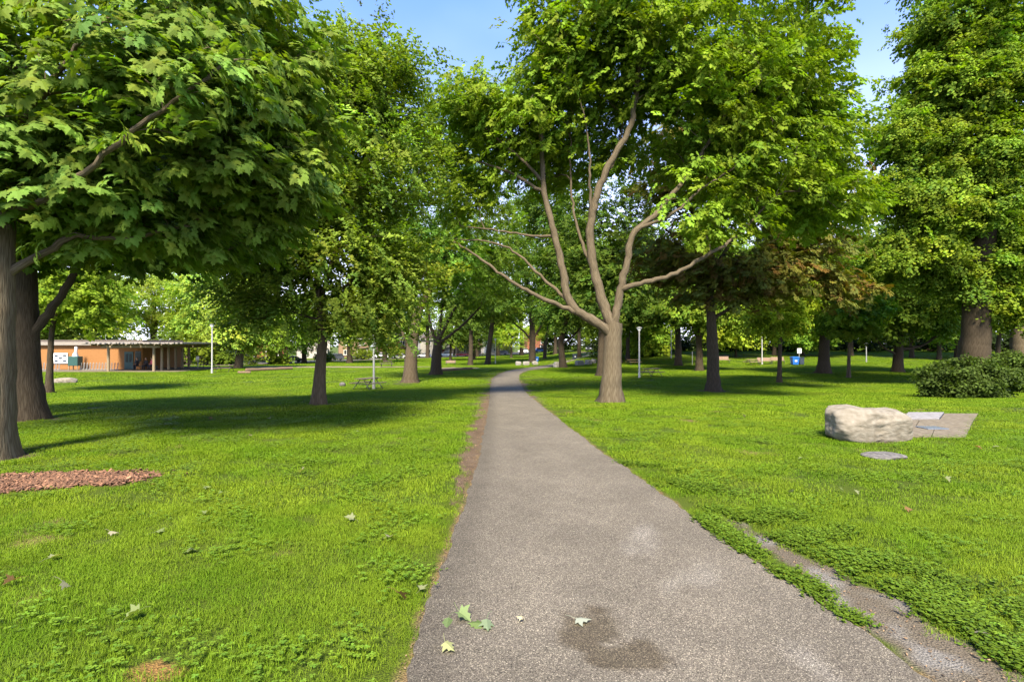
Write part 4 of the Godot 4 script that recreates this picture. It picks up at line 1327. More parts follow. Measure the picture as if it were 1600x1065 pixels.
func build_pavilion() -> void:
	var g := -0.87
	var o := on_ground(-45.2, 57.0)
	# paved floor
	var f := Mb.new()
	f.col = Color(0.95, 0.92, 0.88)
	f.box(Vector3(-47.5, g - 0.12, -62.6), Vector3(21.0, 0.4, 11.6), 0.02)
	structure("pavement", f.done(), M.concrete)
	g += 0.08
	var b := thing("brick_building", "low orange brick park building with pale fascia, half hidden by the dark maple", "building", Vector3(-51.0, g, -65.0))
	panel(b, "wall", Vector3(0, 1.45, 0), Vector3(13.6, 2.9, 7.6), M.brick, 0.03)
	panel(b, "fascia", Vector3(0, 3.08, 0), Vector3(14.4, 0.42, 8.4), M.roof_grey, 0.04)
	panel(b, "roof", Vector3(0, 3.4, 0), Vector3(13.6, 0.26, 7.6), M.shingle, 0.06)
	var door := panel(b, "door", Vector3(5.2, 1.08, 3.83), Vector3(1.05, 2.1, 0.08), M.green_paint, 0.01)
	for k in 2:
		panel(door, "pane", Vector3(-0.22 + 0.44 * k, 0.3, 0.05), Vector3(0.3, 1.0, 0.02), M.window, 0.004)
	panel(door, "handle", Vector3(0.42, -0.1, 0.06), Vector3(0.03, 0.16, 0.05), M.steel, 0.004)
	panel(b, "window", Vector3(6.3, 1.6, 3.83), Vector3(0.7, 1.2, 0.08), M.window, 0.01)
	# notice board with its photographs
	var nb := thing("notice_board", "white notice board with small dark pictures on the orange brick wall", "notice board", Vector3(-53.9, g + 1.35, -61.1))
	panel(nb, "board", Vector3.ZERO, Vector3(1.7, 1.25, 0.06), M.white_plastic, 0.01)
	for q in [[-0.5, 0.3], [0.5, 0.32], [0.0, 0.0], [-0.5, -0.32], [0.5, -0.34]]:
		panel(nb, "picture", Vector3(q[0], q[1], 0.035), Vector3(0.4, 0.22, 0.02), M.dark_plastic, 0.003)
	# canopy on round posts
	var c := thing("timber_canopy", "flat timber canopy on round wooden posts joined to the brick building", "canopy", Vector3(0, g, 0))
	for q in [[-45.2, 57.3], [-40.1, 57.3], [-40.5, 59.2], [-41.0, 61.1], [-41.4, 63.0], [-41.8, 64.9], [-42.2, 66.8]]:
		var m := Mb.new()
		m.rod(Vector3(q[0], 0, -q[1]), Vector3(q[0], 2.62, -q[1]), 0.15, 0.13, 10)
		part("post", m.done(), M.post_wood, c)
	for q in [[57.3, -46.0, -39.4], [62.0, -46.6, -39.6], [66.8, -47.0, -40.0]]:
		panel(c, "beam", Vector3((q[1] + q[2]) * 0.5, 2.75, -q[0]), Vector3(q[2] - q[1], 0.26, 0.16), M.post_wood, 0.02)
	for k in 12:                                             # rafters, and the uneven brush laid on them
		panel(c, "rafter", Vector3(-46.4 + k * 0.78, 2.95, -62.0), Vector3(0.1, 0.14, 11.4), M.post_wood, 0.01)
	var th := Mb.new()
	var r := RandomNumberGenerator.new()
	r.seed = 8
	for k in 46:
		th.box(Vector3(-47.0 + k * 0.235, 3.1 + r.randf_range(-0.03, 0.05), -62.0 + r.randf_range(-0.25, 0.25)), Vector3(0.26, 0.13 + r.randf() * 0.08, 11.8), 0.03, Basis(Vector3.UP, r.randfn(0, 0.01)))
	var cover := part("roof_cover", th.done(), M.roof_grey, c)
	cover.set_meta("kind", "stuff")
	# rack of hoops along the wall
	for k in 2:
		var rk := thing("bicycle_rack", ["row of leaning hoops along the brick wall beside the dark green cabinet", "row of leaning hoops in front of the brick wall near the canopy's corner post"][k], "bike rack", Vector3([-54.9, -48.6][k], g, -60.2), 0.0, "racks along the brick wall")
		panel(rk, "rail", Vector3(0, 0.05, 0), Vector3([3.6, 4.6][k], 0.07, 0.07), M.steel, 0.01)
		for j in [10, 13][k]:
			var m := Mb.new()
			var x: float = -[1.7, 2.2][k] + j * 0.36
			m.tube(PackedVector3Array([Vector3(x, 0.05, 0), Vector3(x + 0.1, 0.75, 0.05), Vector3(x + 0.17, 0.86, 0.06), Vector3(x + 0.24, 0.75, 0.07), Vector3(x + 0.16, 0.05, 0.1)]), PackedFloat32Array([0.028, 0.028, 0.028, 0.028, 0.028]), 6)
			part("hoop", m.done(), M.steel, rk)
	# dark green cabinet with a pale cowl
	var cb := thing("utility_cabinet", "dark green cabinet on legs with a pale cowl, against the orange wall", "cabinet", Vector3(-51.2, g, -60.0))
	panel(cb, "body", Vector3(0, 1.05, 0), Vector3(1.15, 1.1, 0.8), M.green_paint, 0.04)
	for q in [[-0.5, -0.3], [0.5, -0.3], [-0.5, 0.3], [0.5, 0.3]]:
		panel(cb, "leg", Vector3(q[0], 0.25, q[1]), Vector3(0.09, 0.5, 0.09), M.post_wood, 0.01)
	var cw := Mb.new()
	cw.tube(PackedVector3Array([Vector3(0, 1.58, 0), Vector3(0, 1.9, 0), Vector3(0.05, 2.15, 0), Vector3(0.1, 2.7, 0)]), PackedFloat32Array([0.32, 0.24, 0.13, 0.17]), 10)
	part("cowl", cw.done(), M.white_plastic, cb)
	# seated people on a bench beneath the canopy
	var bn := thing("park_bench", "dark bench under the timber canopy where three people sit", "bench", Vector3(-43.4, g, -60.6))
	panel(bn, "seat", Vector3(0, 0.43, 0), Vector3(3.0, 0.06, 0.42), M.dark_steel, 0.01)
	for s in [-1.3, 1.3]:
		panel(bn, "leg", Vector3(s, 0.2, 0), Vector3(0.07, 0.4, 0.36), M.dark_steel, 0.01)
	person(Vector3(-44.4, g, -60.55), 0.15, Color(0.02, 0.02, 0.025), Color(0.03, 0.03, 0.04), "person in black clothes sitting at the bench's end nearest the door", 1)
	person(Vector3(-43.2, g, -60.55), -0.2, Color(0.03, 0.025, 0.03), Color(0.02, 0.02, 0.03), "person in dark clothes sitting in the middle of the bench", 2)
	person(Vector3(-42.5, g, -60.55), -0.45, Color(0.48, 0.10, 0.14), Color(0.03, 0.03, 0.04), "person in a pink top sitting on the bench beside the canopy posts", 3)
	var tb := picnic_table("grey picnic table standing under the timber canopy's open end", on_ground(-39.3, 66.0) + Vector3(0, 0.1, 0), 0.2, M.wood)
	tb.position.y = g
	# things on the slope behind
	var sh := thing("garden_shed", "brown slatted shed on the grassy slope beyond the canopy", "shed", ground_at(318, 561) + Vector3(-3.0, 0, -14.0), 0.3)
	panel(sh, "wall", Vector3(0, 1.5, 0), Vector3(5.0, 3.0, 3.6), M.shingle, 0.02)
	for k in 9:
		panel(sh, "slat", Vector3(-0.2 + k * 0.3, 1.6, 1.83), Vector3(0.14, 2.3, 0.05), M.log, 0.01)
	panel(sh, "roof", Vector3(0, 3.1, 0), Vector3(5.4, 0.2, 4.0), M.roof_grey, 0.03)

func picnic_table(label: String, at: Vector3, turn: float, wood: Material) -> Node3D:
	var t := thing("picnic_table", label, "picnic table", at, turn, "picnic tables on the lawn")
	for k in 4:
		panel(t, "top_plank", Vector3(0, 0.75, -0.285 + k * 0.19), Vector3(1.85, 0.045, 0.175), wood, 0.008)
	for s in [-1.0, 1.0]:
		for k in 2:
			panel(t, "seat_plank", Vector3(0, 0.45, s * (0.66 + k * 0.135)), Vector3(1.85, 0.045, 0.125), wood, 0.008)
	for e in [-0.68, 0.68]:
		var m := Mb.new()
		m.rod(Vector3(e, 0.02, -0.72), Vector3(e * 0.9, 0.72, -0.12), 0.028, 0.028, 8)
		m.rod(Vector3(e, 0.02, 0.72), Vector3(e * 0.9, 0.72, 0.12), 0.028, 0.028, 8)
		m.rod(Vector3(e, 0.42, -0.78), Vector3(e, 0.42, 0.78), 0.026, 0.026, 8)
		m.rod(Vector3(e * 0.9, 0.70, -0.34), Vector3(e * 0.9, 0.70, 0.34), 0.024, 0.024, 8)
		part("frame", m.done(), M.dark_steel, t)
	return t

func bench(label: String, at: Vector3, turn: float) -> void:
	var t := thing("park_bench", label, "bench", at, turn, "benches on the far lawn")
	for k in 3:
		panel(t, "seat_slat", Vector3(0, 0.45, -0.16 + k * 0.15), Vector3(1.8, 0.04, 0.13), M.bench_wood, 0.006)
		panel(t, "back_slat", Vector3(0, 0.58 + k * 0.15, -0.29 - k * 0.025), Vector3(1.8, 0.13, 0.035), M.bench_wood, 0.006)
	for s in [-0.8, 0.8]:
		var m := Mb.new()
		m.rod(Vector3(s, 0, 0.16), Vector3(s, 0.43, 0.14), 0.03, 0.03)
		m.rod(Vector3(s, 0, -0.22), Vector3(s, 0.95, -0.36), 0.03, 0.03)
		m.rod(Vector3(s, 0.41, -0.26), Vector3(s, 0.41, 0.18), 0.025, 0.025)
		part("leg_frame", m.done(), M.dark_steel, t)

func lamp_post(label: String, at: Vector3, tall: float, mat: Material) -> void:
	var t := thing("lamp_post", label, "lamp post", at, 0.0, "lamp posts of the park")
	var m := Mb.new()
	m.tube(PackedVector3Array([Vector3(0, -0.1, 0), Vector3(0, 0.5, 0), Vector3(0, 0.52, 0), Vector3(0, tall - 0.3, 0)]), PackedFloat32Array([0.105, 0.10, 0.075, 0.06]), 12)
	part("pole", m.done(), mat, t)
	var h := Mb.new()
	h.tube(PackedVector3Array([Vector3(0, tall - 0.3, 0), Vector3(0, tall - 0.22, 0), Vector3(0, tall - 0.05, 0)]), PackedFloat32Array([0.09, 0.15, 0.22]), 14)
	part("lamp_glass", h.done(), M.lamp_glass, t)
	var c := Mb.new()
	c.tube(PackedVector3Array([Vector3(0, tall - 0.05, 0), Vector3(0, tall, 0), Vector3(0, tall + 0.06, 0)]), PackedFloat32Array([0.27, 0.26, 0.08]), 14)
	part("cap", c.done(), mat, t)
	panel(t, "access_door", Vector3(0, 0.3, 0.1), Vector3(0.09, 0.22, 0.02), mat, 0.004)

func recycling_bin(label: String, at: Vector3, turn: float, mat: Material, signed: bool) -> void:
	var t := thing("wheeled_bin", label, "bin", at, turn, "bins of the park")
	var m := Mb.new()
	for k in 2:                                              # a tapered body
		pass
	var lo := Vector3(0.36, 0, 0.36)
	var hi := Vector3(0.46, 0, 0.44)
	var q := [Vector3(-1, 0, -1), Vector3(1, 0, -1), Vector3(1, 0, 1), Vector3(-1, 0, 1)]
	for k in 4:
		var a: Vector3 = q[k]
		var b: Vector3 = q[(k + 1) % 4]
		m.face([a * lo + Vector3(0, 0.08, 0), b * lo + Vector3(0, 0.08, 0), b * hi + Vector3(0, 1.0, 0), a * hi + Vector3(0, 1.0, 0)], ((a + b) * 0.5).normalized())
	m.face([q[0] * lo + Vector3(0, 0.08, 0), q[1] * lo + Vector3(0, 0.08, 0), q[2] * lo + Vector3(0, 0.08, 0), q[3] * lo + Vector3(0, 0.08, 0)], Vector3.DOWN)
	part("body", m.done(), mat, t)
	var l := Mb.new()
	l.box(Vector3(0, 1.05, 0), Vector3(1.0, 0.1, 0.96), 0.04)
	l.box(Vector3(0, 1.12, -0.03), Vector3(0.8, 0.08, 0.76), 0.035)
	part("lid", l.done(), mat, t)
	for s in [-0.34, 0.34]:
		var w := Mb.new()
		w.rod(Vector3(s - 0.04, 0.13, -0.36), Vector3(s + 0.04, 0.13, -0.36), 0.13, 0.13, 14)
		part("wheel", w.done(), M.tyre, t)
	panel(t, "emblem", Vector3(0, 0.62, 0.412), Vector3(0.3, 0.3, 0.012), M.white_plastic, 0.004, Vector3(-0.09, 0, 0))
	if signed:
		var b := thing("wheeled_bin", "dark bin pressed against the blue bin's side", "bin", at + Vector3(0.95, 0, -0.1), turn, "bins of the park")
		panel(b, "body", Vector3(0, 0.5, 0), Vector3(0.6, 0.9, 0.6), M.dark_plastic, 0.06)
		panel(b, "lid", Vector3(0, 1.0, 0), Vector3(0.68, 0.1, 0.68), M.dark_plastic, 0.03)

func sign_post(label: String, at: Vector3, tall: float, plate: Vector2, mat: Material) -> void:
	var t := thing("sign_post", label, "sign", at)
	var m := Mb.new()
	m.rod(Vector3(0, -0.1, 0), Vector3(0, tall, 0), 0.05, 0.05, 8)
	part("post", m.done(), M.steel, t)
	if plate.x > 0.0:
		panel(t, "plate", Vector3(0, tall - plate.y * 0.5, 0.065), Vector3(plate.x, plate.y, 0.02), mat, 0.004)

func build_furniture() -> void:
	picnic_table("dark picnic table beside the slim lamp post on the left lawn", ground_at(575, 608), 1.15, M.wood)
	picnic_table("green-grey picnic table beside the tall pale lamp post on the right lawn", ground_at(1018, 588), 0.5, M.wood)
	picnic_table("weathered picnic table beside the lamp post near the timber canopy", ground_at(351, 581), 0.1, M.wood)
	picnic_table("grey picnic table behind the stout old maple", ground_at(604, 573), 0.3, M.wood)
	picnic_table("brown picnic table beyond the lamp post of the right lawn", ground_at(990, 570), 0.2, M.log)
	picnic_table("pale picnic table beside the far benches", ground_at(1176, 570), 0.2, M.bench_wood)
	lamp_post("pale lamp post beside the weathered picnic table near the canopy", ground_at(331, 583), 5.2, M.pale_steel)
	lamp_post("slim grey lamp post beside the dark picnic table, top lost in leaves", ground_at(584, 608), 4.2, M.steel)
	lamp_post("tall pale lamp post beside the green-grey picnic table", ground_at(999, 590), 4.6, M.pale_steel)
	lamp_post("white lamp post by the path bend", ground_at(774, 568), 5.2, M.pale_steel)
	lamp_post("white lamp post behind the far benches", ground_at(1191, 569), 4.6, M.pale_steel)
	lamp_post("grey lamp post at the foot of the wooded bank", ground_at(1049, 560), 4.6, M.steel)
	lamp_post("thin grey lamp post behind the thin brown-stemmed young tree", ground_at(1354, 566), 4.4, M.steel)
	bench("pinkish bench beyond the trunk with the bare soil ring", ground_at(1131, 567), 0.1)
	bench("pinkish bench in front of the far white lamp post", ground_at(1195, 569), -0.1)
	bench("pinkish bench left of the blue bin", ground_at(1216, 568), -0.1)
	bench("bench facing the sandy area near the vase-shaped maple", ground_at(704, 571), PI + 0.2)
	recycling_bin("bright blue bin in front of the wooded bank", ground_at(1242, 570), -0.1, M.blue_plastic, true)
	recycling_bin("blue bin beside the wide-forked maple at the path bend", ground_at(838, 565), 0.2, M.blue_plastic, false)
	recycling_bin("dark blue bin farther along the path", ground_at(898, 561), 0.1, M.dark_plastic, false)
	sign_post("white signboard on a post behind the bright blue bin", ground_at(1249, 568), 2.2, Vector2(0.6, 0.7), M.white_plastic)
	sign_post("thin bare post on the right lawn near the forked maple", ground_at(1082, 570), 1.9, Vector2.ZERO, M.steel)
	sign_post("small white sign on a post on the slope beyond the canopy", ground_at(309, 576), 1.6, Vector2(0.4, 0.5), M.white_plastic)
	# timber and logs round the sandy areas
	log_border("weathered log lying along the sandy patch by the vase-shaped maple", ground_at(690, 580), ground_at(737, 577), 0.17)
	log_border("low timber edge of the sandy area beyond the left lawn", ground_at(384, 580), ground_at(456, 577), 0.2)
	log_border("short dark log lying at the lawn's edge near the weathered picnic table", ground_at(372, 583), ground_at(391, 583), 0.14)

func log_border(label: String, a: Vector3, b: Vector3, r: float) -> void:
	var m := Mb.new()
	var p := PackedVector3Array()
	var q := PackedFloat32Array()
	for k in 9:
		var u := k / 8.0
		var x := a.lerp(b, u)
		p.append(Vector3(x.x - a.x, height(x.x, -x.z) + r * 0.7 - a.y, x.z - a.z))
		q.append(r * (1.0 + 0.12 * sin(k * 2.3)))
	m.tube(p, q, 12)
	lone("log", m.done(), M.log, label, "log", a)

# ------------------------------------------------------------------ people: one skin over a posed skeleton
func person(at: Vector3, turn: float, top: Color, legs: Color, label: String, seed_: int) -> void:
	var t := thing("person", label, "person", at, turn, "people sitting under the canopy")
	var skin := Color(0.42, 0.26, 0.18)
	var hair := Color(0.025, 0.018, 0.014)
	var J := []                                              # [from, to, radius, radius, colour]
	var lean := 0.06 * sin(seed_ * 1.7)
	var hip := Vector3(0, 0.55, 0)
	var chest := Vector3(lean, 0.98, 0.06)
	var neck := Vector3(lean, 1.12, 0.07)
	J.append([hip + Vector3(-0.06, 0, 0), hip + Vector3(0.06, 0, 0), 0.15, 0.15, legs])
	J.append([hip, chest, 0.15, 0.165, top])
	J.append([chest + Vector3(-0.13, 0.06, 0), chest + Vector3(0.13, 0.06, 0), 0.09, 0.09, top])
	J.append([neck, neck + Vector3(0, 0.1, 0.01), 0.06, 0.06, skin])
	J.append([neck + Vector3(0, 0.17, 0.05), neck + Vector3(0, 0.21, 0.04), 0.085, 0.09, skin])
	J.append([neck + Vector3(0, 0.20, -0.01), neck + Vector3(0, 0.25, 0.01), 0.085, 0.095, hair])
	J.append([neck + Vector3(0, 0.17, 0.13), neck + Vector3(0, 0.15, 0.145), 0.016, 0.02, skin])
	for s in [-1.0, 1.0]:
		var sh := chest + Vector3(s * 0.19, 0.05, 0)
		var el := sh + Vector3(s * 0.06, -0.26, 0.08)
		var wr := Vector3(s * 0.10, 0.66, 0.34)
		J.append([sh, el, 0.06, 0.048, top])
		J.append([el, wr, 0.048, 0.035, top])
		J.append([wr, wr + Vector3(-s * 0.02, -0.01, 0.08), 0.035, 0.03, skin])
		var kn := Vector3(s * 0.12, 0.50, 0.45)
		var an := Vector3(s * 0.13, 0.09, 0.42 + 0.06 * sin(seed_ + s))
		J.append([hip + Vector3(s * 0.09, -0.01, 0), kn, 0.092, 0.066, legs])
		J.append([kn, an, 0.062, 0.042, legs])
		J.append([an + Vector3(0, -0.03, 0), an + Vector3(s * 0.02, -0.05, 0.17), 0.045, 0.035, Color(0.05, 0.05, 0.05)])
	part("body", skin_over(J, 0.032), M.skinned, t)

func skin_over(J: Array, cell: float) -> ArrayMesh:
	var lo := Vector3.ONE * 1e9
	var hi := Vector3.ONE * -1e9
	for j in J:
		for e in 2:
			lo = lo.min(j[e] - Vector3.ONE * (j[2 + e] + cell * 2.0))
			hi = hi.max(j[e] + Vector3.ONE * (j[2 + e] + cell * 2.0))
	var n := Vector3i(((hi - lo) / cell).ceil())
	var f := PackedFloat32Array()
	f.resize((n.x + 1) * (n.y + 1) * (n.z + 1))
	f.fill(1.0)
	var who := PackedInt32Array()
	who.resize(f.size())
	var near := PackedFloat32Array()
	near.resize(f.size())
	near.fill(9.0)
	for k in J.size():
		var j: Array = J[k]
		var a: Vector3 = j[0]
		var b: Vector3 = j[1]
		var ab := b - a
		var reach := Vector3.ONE * (maxf(j[2], j[3]) + cell * 3.0)
		var c0 := Vector3i(((a.min(b) - reach - lo) / cell).floor()).clamp(Vector3i.ZERO, n)
		var c1 := Vector3i(((a.max(b) + reach - lo) / cell).ceil()).clamp(Vector3i.ZERO, n)
		for z in range(c0.z, c1.z + 1):
			for y in range(c0.y, c1.y + 1):
				for x in range(c0.x, c1.x + 1):
					var p := lo + Vector3(x, y, z) * cell
					var u := clampf((p - a).dot(ab) / ab.length_squared(), 0, 1)
					var dist := p.distance_to(a + ab * u) - lerpf(j[2], j[3], u)
					var at := (z * (n.y + 1) + y) * (n.x + 1) + x
					if dist < near[at]:
						near[at] = dist
						who[at] = k
					var h := maxf(0.05 - absf(f[at] - dist), 0.0) / 0.05
					f[at] = minf(f[at], dist) - h * h * 0.05 * 0.25
	var m := Mb.new()
	var place := {}
	var sx := 1
	var sy := n.x + 1
	var sz := (n.x + 1) * (n.y + 1)
	for z in n.z:
		for y in n.y:
			for x in n.x:
				var at := z * sz + y * sy + x
				var sum := Vector3.ZERO
				var hits := 0
				for e in [[0, 1], [2, 3], [4, 5], [6, 7], [0, 2], [1, 3], [4, 6], [5, 7], [0, 4], [1, 5], [2, 6], [3, 7]]:
					var i0: int = at + (e[0] & 1) * sx + (e[0] >> 1 & 1) * sy + (e[0] >> 2) * sz
					var i1: int = at + (e[1] & 1) * sx + (e[1] >> 1 & 1) * sy + (e[1] >> 2) * sz
					if (f[i0] < 0.0) != (f[i1] < 0.0):
						var u := f[i0] / (f[i0] - f[i1])
						sum += Vector3(e[0] & 1, e[0] >> 1 & 1, e[0] >> 2).lerp(Vector3(e[1] & 1, e[1] >> 1 & 1, e[1] >> 2), u)
						hits += 1
				if hits > 0:
					m.col = J[who[at]][4]
					var g := Vector3(f[at + sx] - f[at], f[at + sy] - f[at], f[at + sz] - f[at])
					place[at] = m.put(lo + (Vector3(x, y, z) + sum / hits) * cell, g.normalized())
	for z in range(1, n.z):
		for y in range(1, n.y):
			for x in range(1, n.x):
				var at := z * sz + y * sy + x
				for e in [[sx, sy, sz], [sy, sz, sx], [sz, sx, sy]]:
					if (f[at] < 0.0) != (f[at + e[0]] < 0.0):
						var q := [at, at - e[1], at - e[1] - e[2], at - e[2]]
						if place.has(q[0]) and place.has(q[1]) and place.has(q[2]) and place.has(q[3]):
							m.tri(place[q[0]], place[q[1]], place[q[2]])
							m.tri(place[q[0]], place[q[2]], place[q[3]])
	return m.done()

# ------------------------------------------------------------------ houses across the street
func house(label: String, px: float, d: float, size: Vector3, turn: float, wall: Material, roof: Material, seed_: int) -> void:
	var x := (px - MID_X) / FOCAL * d
	var t := thing("house", label, "house", on_ground(x, d) - Vector3(0, 0.1, 0), turn, "houses across the street")
	panel(t, "wall", Vector3(0, size.y * 0.5, 0), size, wall, 0.03)
	var m := Mb.new()
	var hx := size.x * 0.5 + 0.5
	var hz := size.z * 0.5 + 0.5
	var y0 := size.y - 0.02
	var y1 := size.y + size.x * 0.34
	var ridge := 0.08
	for s in [-1.0, 1.0]:
		m.face([Vector3(s * hx, y0, -hz), Vector3(s * hx, y0, hz), Vector3(s * ridge, y1, hz), Vector3(s * ridge, y1, -hz)], Vector3(s * 0.56, 0.83, 0))
		m.face([Vector3(-hx, y0, s * hz), Vector3(hx, y0, s * hz), Vector3(ridge, y1, s * hz), Vector3(-ridge, y1, s * hz)], Vector3(0, 0, s))
	m.face([Vector3(-ridge, y1, -hz), Vector3(ridge, y1, -hz), Vector3(ridge, y1, hz), Vector3(-ridge, y1, hz)], Vector3.UP)
	m.face([Vector3(-hx, y0, -hz), Vector3(hx, y0, -hz), Vector3(hx, y0, hz), Vector3(-hx, y0, hz)], Vector3.DOWN)
	var rf := part("roof", m.done(), roof, t)
	panel(rf, "chimney", Vector3(size.x * 0.26, size.y + size.x * 0.24, -size.z * 0.2), Vector3(0.8, 1.8, 0.8), M.brick_red, 0.03)
	panel(rf, "eaves_board", Vector3(0, size.y + 0.1, hz + 0.02), Vector3(size.x + 1.0, 0.25, 0.06), M.trim, 0.01)
	for fl in 2:
		for k in 2:
			if fl == 0 and k == 1:
				continue
			var w := panel(t, "window", Vector3((k - 0.5) * size.x * 0.5, 1.7 + fl * 2.9, size.z * 0.5 + 0.02), Vector3(1.7, 1.5, 0.08), M.trim, 0.02)
			for q in 2:
				panel(w, "pane", Vector3(-0.38 + 0.76 * q, 0, 0.05), Vector3(0.66, 1.26, 0.03), M.window, 0.005)
			panel(w, "sill", Vector3(0, -0.82, 0.1), Vector3(1.9, 0.12, 0.24), M.trim, 0.01)
	var dr := panel(t, "door", Vector3(size.x * 0.25, 1.35, size.z * 0.5 + 0.03), Vector3(1.0, 2.1, 0.08), M.green_paint if seed_ % 2 else M.brick_red, 0.02)
	panel(dr, "handle", Vector3(-0.38, -0.05, 0.07), Vector3(0.05, 0.16, 0.06), M.steel, 0.004)
	var pc := panel(t, "porch", Vector3(size.x * 0.25, 0.2, size.z * 0.5 + 1.2), Vector3(3.2, 0.4, 2.2), M.concrete, 0.02)
	for s in [-1.45, 1.45]:
		panel(pc, "column", Vector3(s, 1.45, 0.9), Vector3(0.2, 2.5, 0.2), M.trim, 0.02)
	panel(pc, "porch_roof", Vector3(0, 2.78, 0), Vector3(3.7, 0.22, 2.6), roof, 0.03)
	for k in 3:
		panel(pc, "step", Vector3(0, -0.05 - k * 0.13, 1.25 + k * 0.3), Vector3(1.5, 0.15, 0.3), M.concrete, 0.01)

func build_houses() -> void:
	house("brown house with a tan wall behind the blue spruce", 352, 122, Vector3(10, 5.4, 9), 0.25, M.brick_tan, M.shingle, 1)
	house("brown-roofed brick house behind the small pale tree", 415, 138, Vector3(10, 5.2, 9), 0.3, M.brick_red, M.brick_tan, 2)
	house("white house behind the street tree and the dark parked cars", 490, 152, Vector3(9, 5.8, 9), 0.35, M.render_white, M.shingle, 3)
	house("tan brick house behind the grey-trunked street tree", 552, 163, Vector3(9, 5.8, 9), 0.35, M.brick_tan, M.shingle, 4)
	house("orange brick house beside the yellow-green garden bush", 614, 172, Vector3(10, 6.0, 9), 0.35, M.brick, M.shingle, 5)
	house("white house with a dark roof behind the white parked cars", 676, 186, Vector3(11, 5.8, 9), 0.4, M.render_white, M.shingle, 6)
	house("pink brick house behind the maroon car", 728, 212, Vector3(11, 6.0, 9), 0.45, M.brick_tan, M.shingle, 7)
	house("white house behind the dark parked car and lime street tree", 775, 240, Vector3(11, 6.0, 9), 0.5, M.render_white, M.brick_red, 8)
	house("tall red brick house above the wide-forked maple's limbs", 836, 330, Vector3(13, 13.0, 10), 0.2, M.brick_red, M.shingle, 9)
	house("dark house with white-framed windows behind the wooded bank", 1470, 122, Vector3(16, 6.0, 9), -0.3, M.brick_tan, M.shingle, 10)

# ------------------------------------------------------------------ parked cars
func car(label: String, at: Vector3, turn: float, paint: Color, kind: String) -> void:
	var t := thing("parked_car", label, "car" if kind != "van" else "van", at, turn, "cars parked along the street")
	var pm := plain(paint.r, paint.g, paint.b, 0.3)
	pm.clearcoat_enabled = true
	pm.clearcoat = 0.8
	pm.clearcoat_roughness = 0.08
	var L := 4.5
	var W := 1.78
	var side: Array                                          # the body's outline seen from the side, then the glasshouse's
	var top: Array
	if kind == "suv":
		side = [[-2.2, 0.35], [-2.25, 0.75], [-2.1, 0.98], [-1.0, 1.08], [2.1, 1.10], [2.22, 0.8], [2.2, 0.35]]
		top = [[-1.05, 1.06], [-0.45, 1.62], [1.75, 1.66], [2.1, 1.08]]
	elif kind == "van":
		side = [[-2.3, 0.35], [-2.35, 0.8], [-2.15, 1.1], [-1.7, 1.25], [2.3, 1.28], [2.35, 0.8], [2.3, 0.35]]
		top = [[-1.75, 1.22], [-1.15, 1.95], [2.2, 2.02], [2.3, 1.25]]
	else:
		side = [[-2.2, 0.32], [-2.25, 0.6], [-2.05, 0.80], [-0.95, 0.92], [1.5, 0.96], [2.15, 0.90], [2.22, 0.6], [2.2, 0.32]]
		top = [[-1.0, 0.90], [-0.3, 1.38], [0.85, 1.42], [1.75, 0.93]]
	var lofts := [["body", side, W * 0.5, 0.06, pm], ["cabin", top, W * 0.5 - 0.07, 0.16, M.window]]
	for l in lofts:
		var m := Mb.new()
		var o: Array = l[1]
		var half: float = l[2]
		var tuck: float = l[3]
		var mid := Vector2.ZERO
		for q in o:
			mid += Vector2(q[0], q[1]) / o.size()
		var ylo: float = o[0][1]
		var yhi := ylo
		for q in o:
			ylo = minf(ylo, q[1])
			yhi = maxf(yhi, q[1])
		var ring := func(q, s): return Vector3(q[0], q[1], s * (half - tuck * (q[1] - ylo) / (yhi - ylo)))
		for s in [-1.0, 1.0]:
			var pts := []
			for q in o:
				pts.append(ring.call(q, s))
			m.face(pts, Vector3(0, 0.15, s).normalized())
		for k in o.size():
			var a: Array = o[k]
			var b: Array = o[(k + 1) % o.size()]
			var dir := Vector2(b[0] - a[0], b[1] - a[1])
			var nn := Vector3(-dir.y, dir.x, 0).normalized()
			if Vector2(nn.x, nn.y).dot(Vector2((a[0] + b[0]) * 0.5, (a[1] + b[1]) * 0.5) - mid) < 0.0:
				nn = -nn
			m.face([ring.call(a, -1.0), ring.call(b, -1.0), ring.call(b, 1.0), ring.call(a, 1.0)], nn)
		part(l[0], m.done(), l[4], t)
	var roof_y: float = top[1][1]
	panel(t, "roof", Vector3((top[1][0] + top[2][0]) * 0.5, roof_y + 0.035, 0), Vector3(top[2][0] - top[1][0] + 0.15, 0.08, W - 0.42), pm, 0.035)
	for x in [-1.4, 1.4]:
		for s in [-1.0, 1.0]:
			var w := Mb.new()
			w.rod(Vector3(0, 0, -0.1), Vector3(0, 0, 0.1), 0.32, 0.32, 16)
			var wh := part("wheel", w.done(), M.tyre, t, Vector3(x, 0.32, s * (W * 0.5 - 0.08)))
			var rm := Mb.new()
			rm.rod(Vector3(0, 0, 0.05 * s), Vector3(0, 0, 0.115 * s), 0.2, 0.19, 12)
			part("rim", rm.done(), M.steel, wh)
	for s in [-0.62, 0.62]:
		panel(t, "headlight", Vector3(-2.2, side[1][1] + 0.06, s), Vector3(0.1, 0.14, 0.34), M.clear_lens, 0.02)
		panel(t, "tail_light", Vector3(2.2, side[1][1] + 0.1, s), Vector3(0.08, 0.14, 0.3), M.red_lens, 0.02)
	for s in [-1.0, 1.0]:
		panel(t, "mirror", Vector3(top[0][0] + 0.25, top[0][1] + 0.06, s * (W * 0.5 + 0.06)), Vector3(0.1, 0.12, 0.16), pm, 0.02)

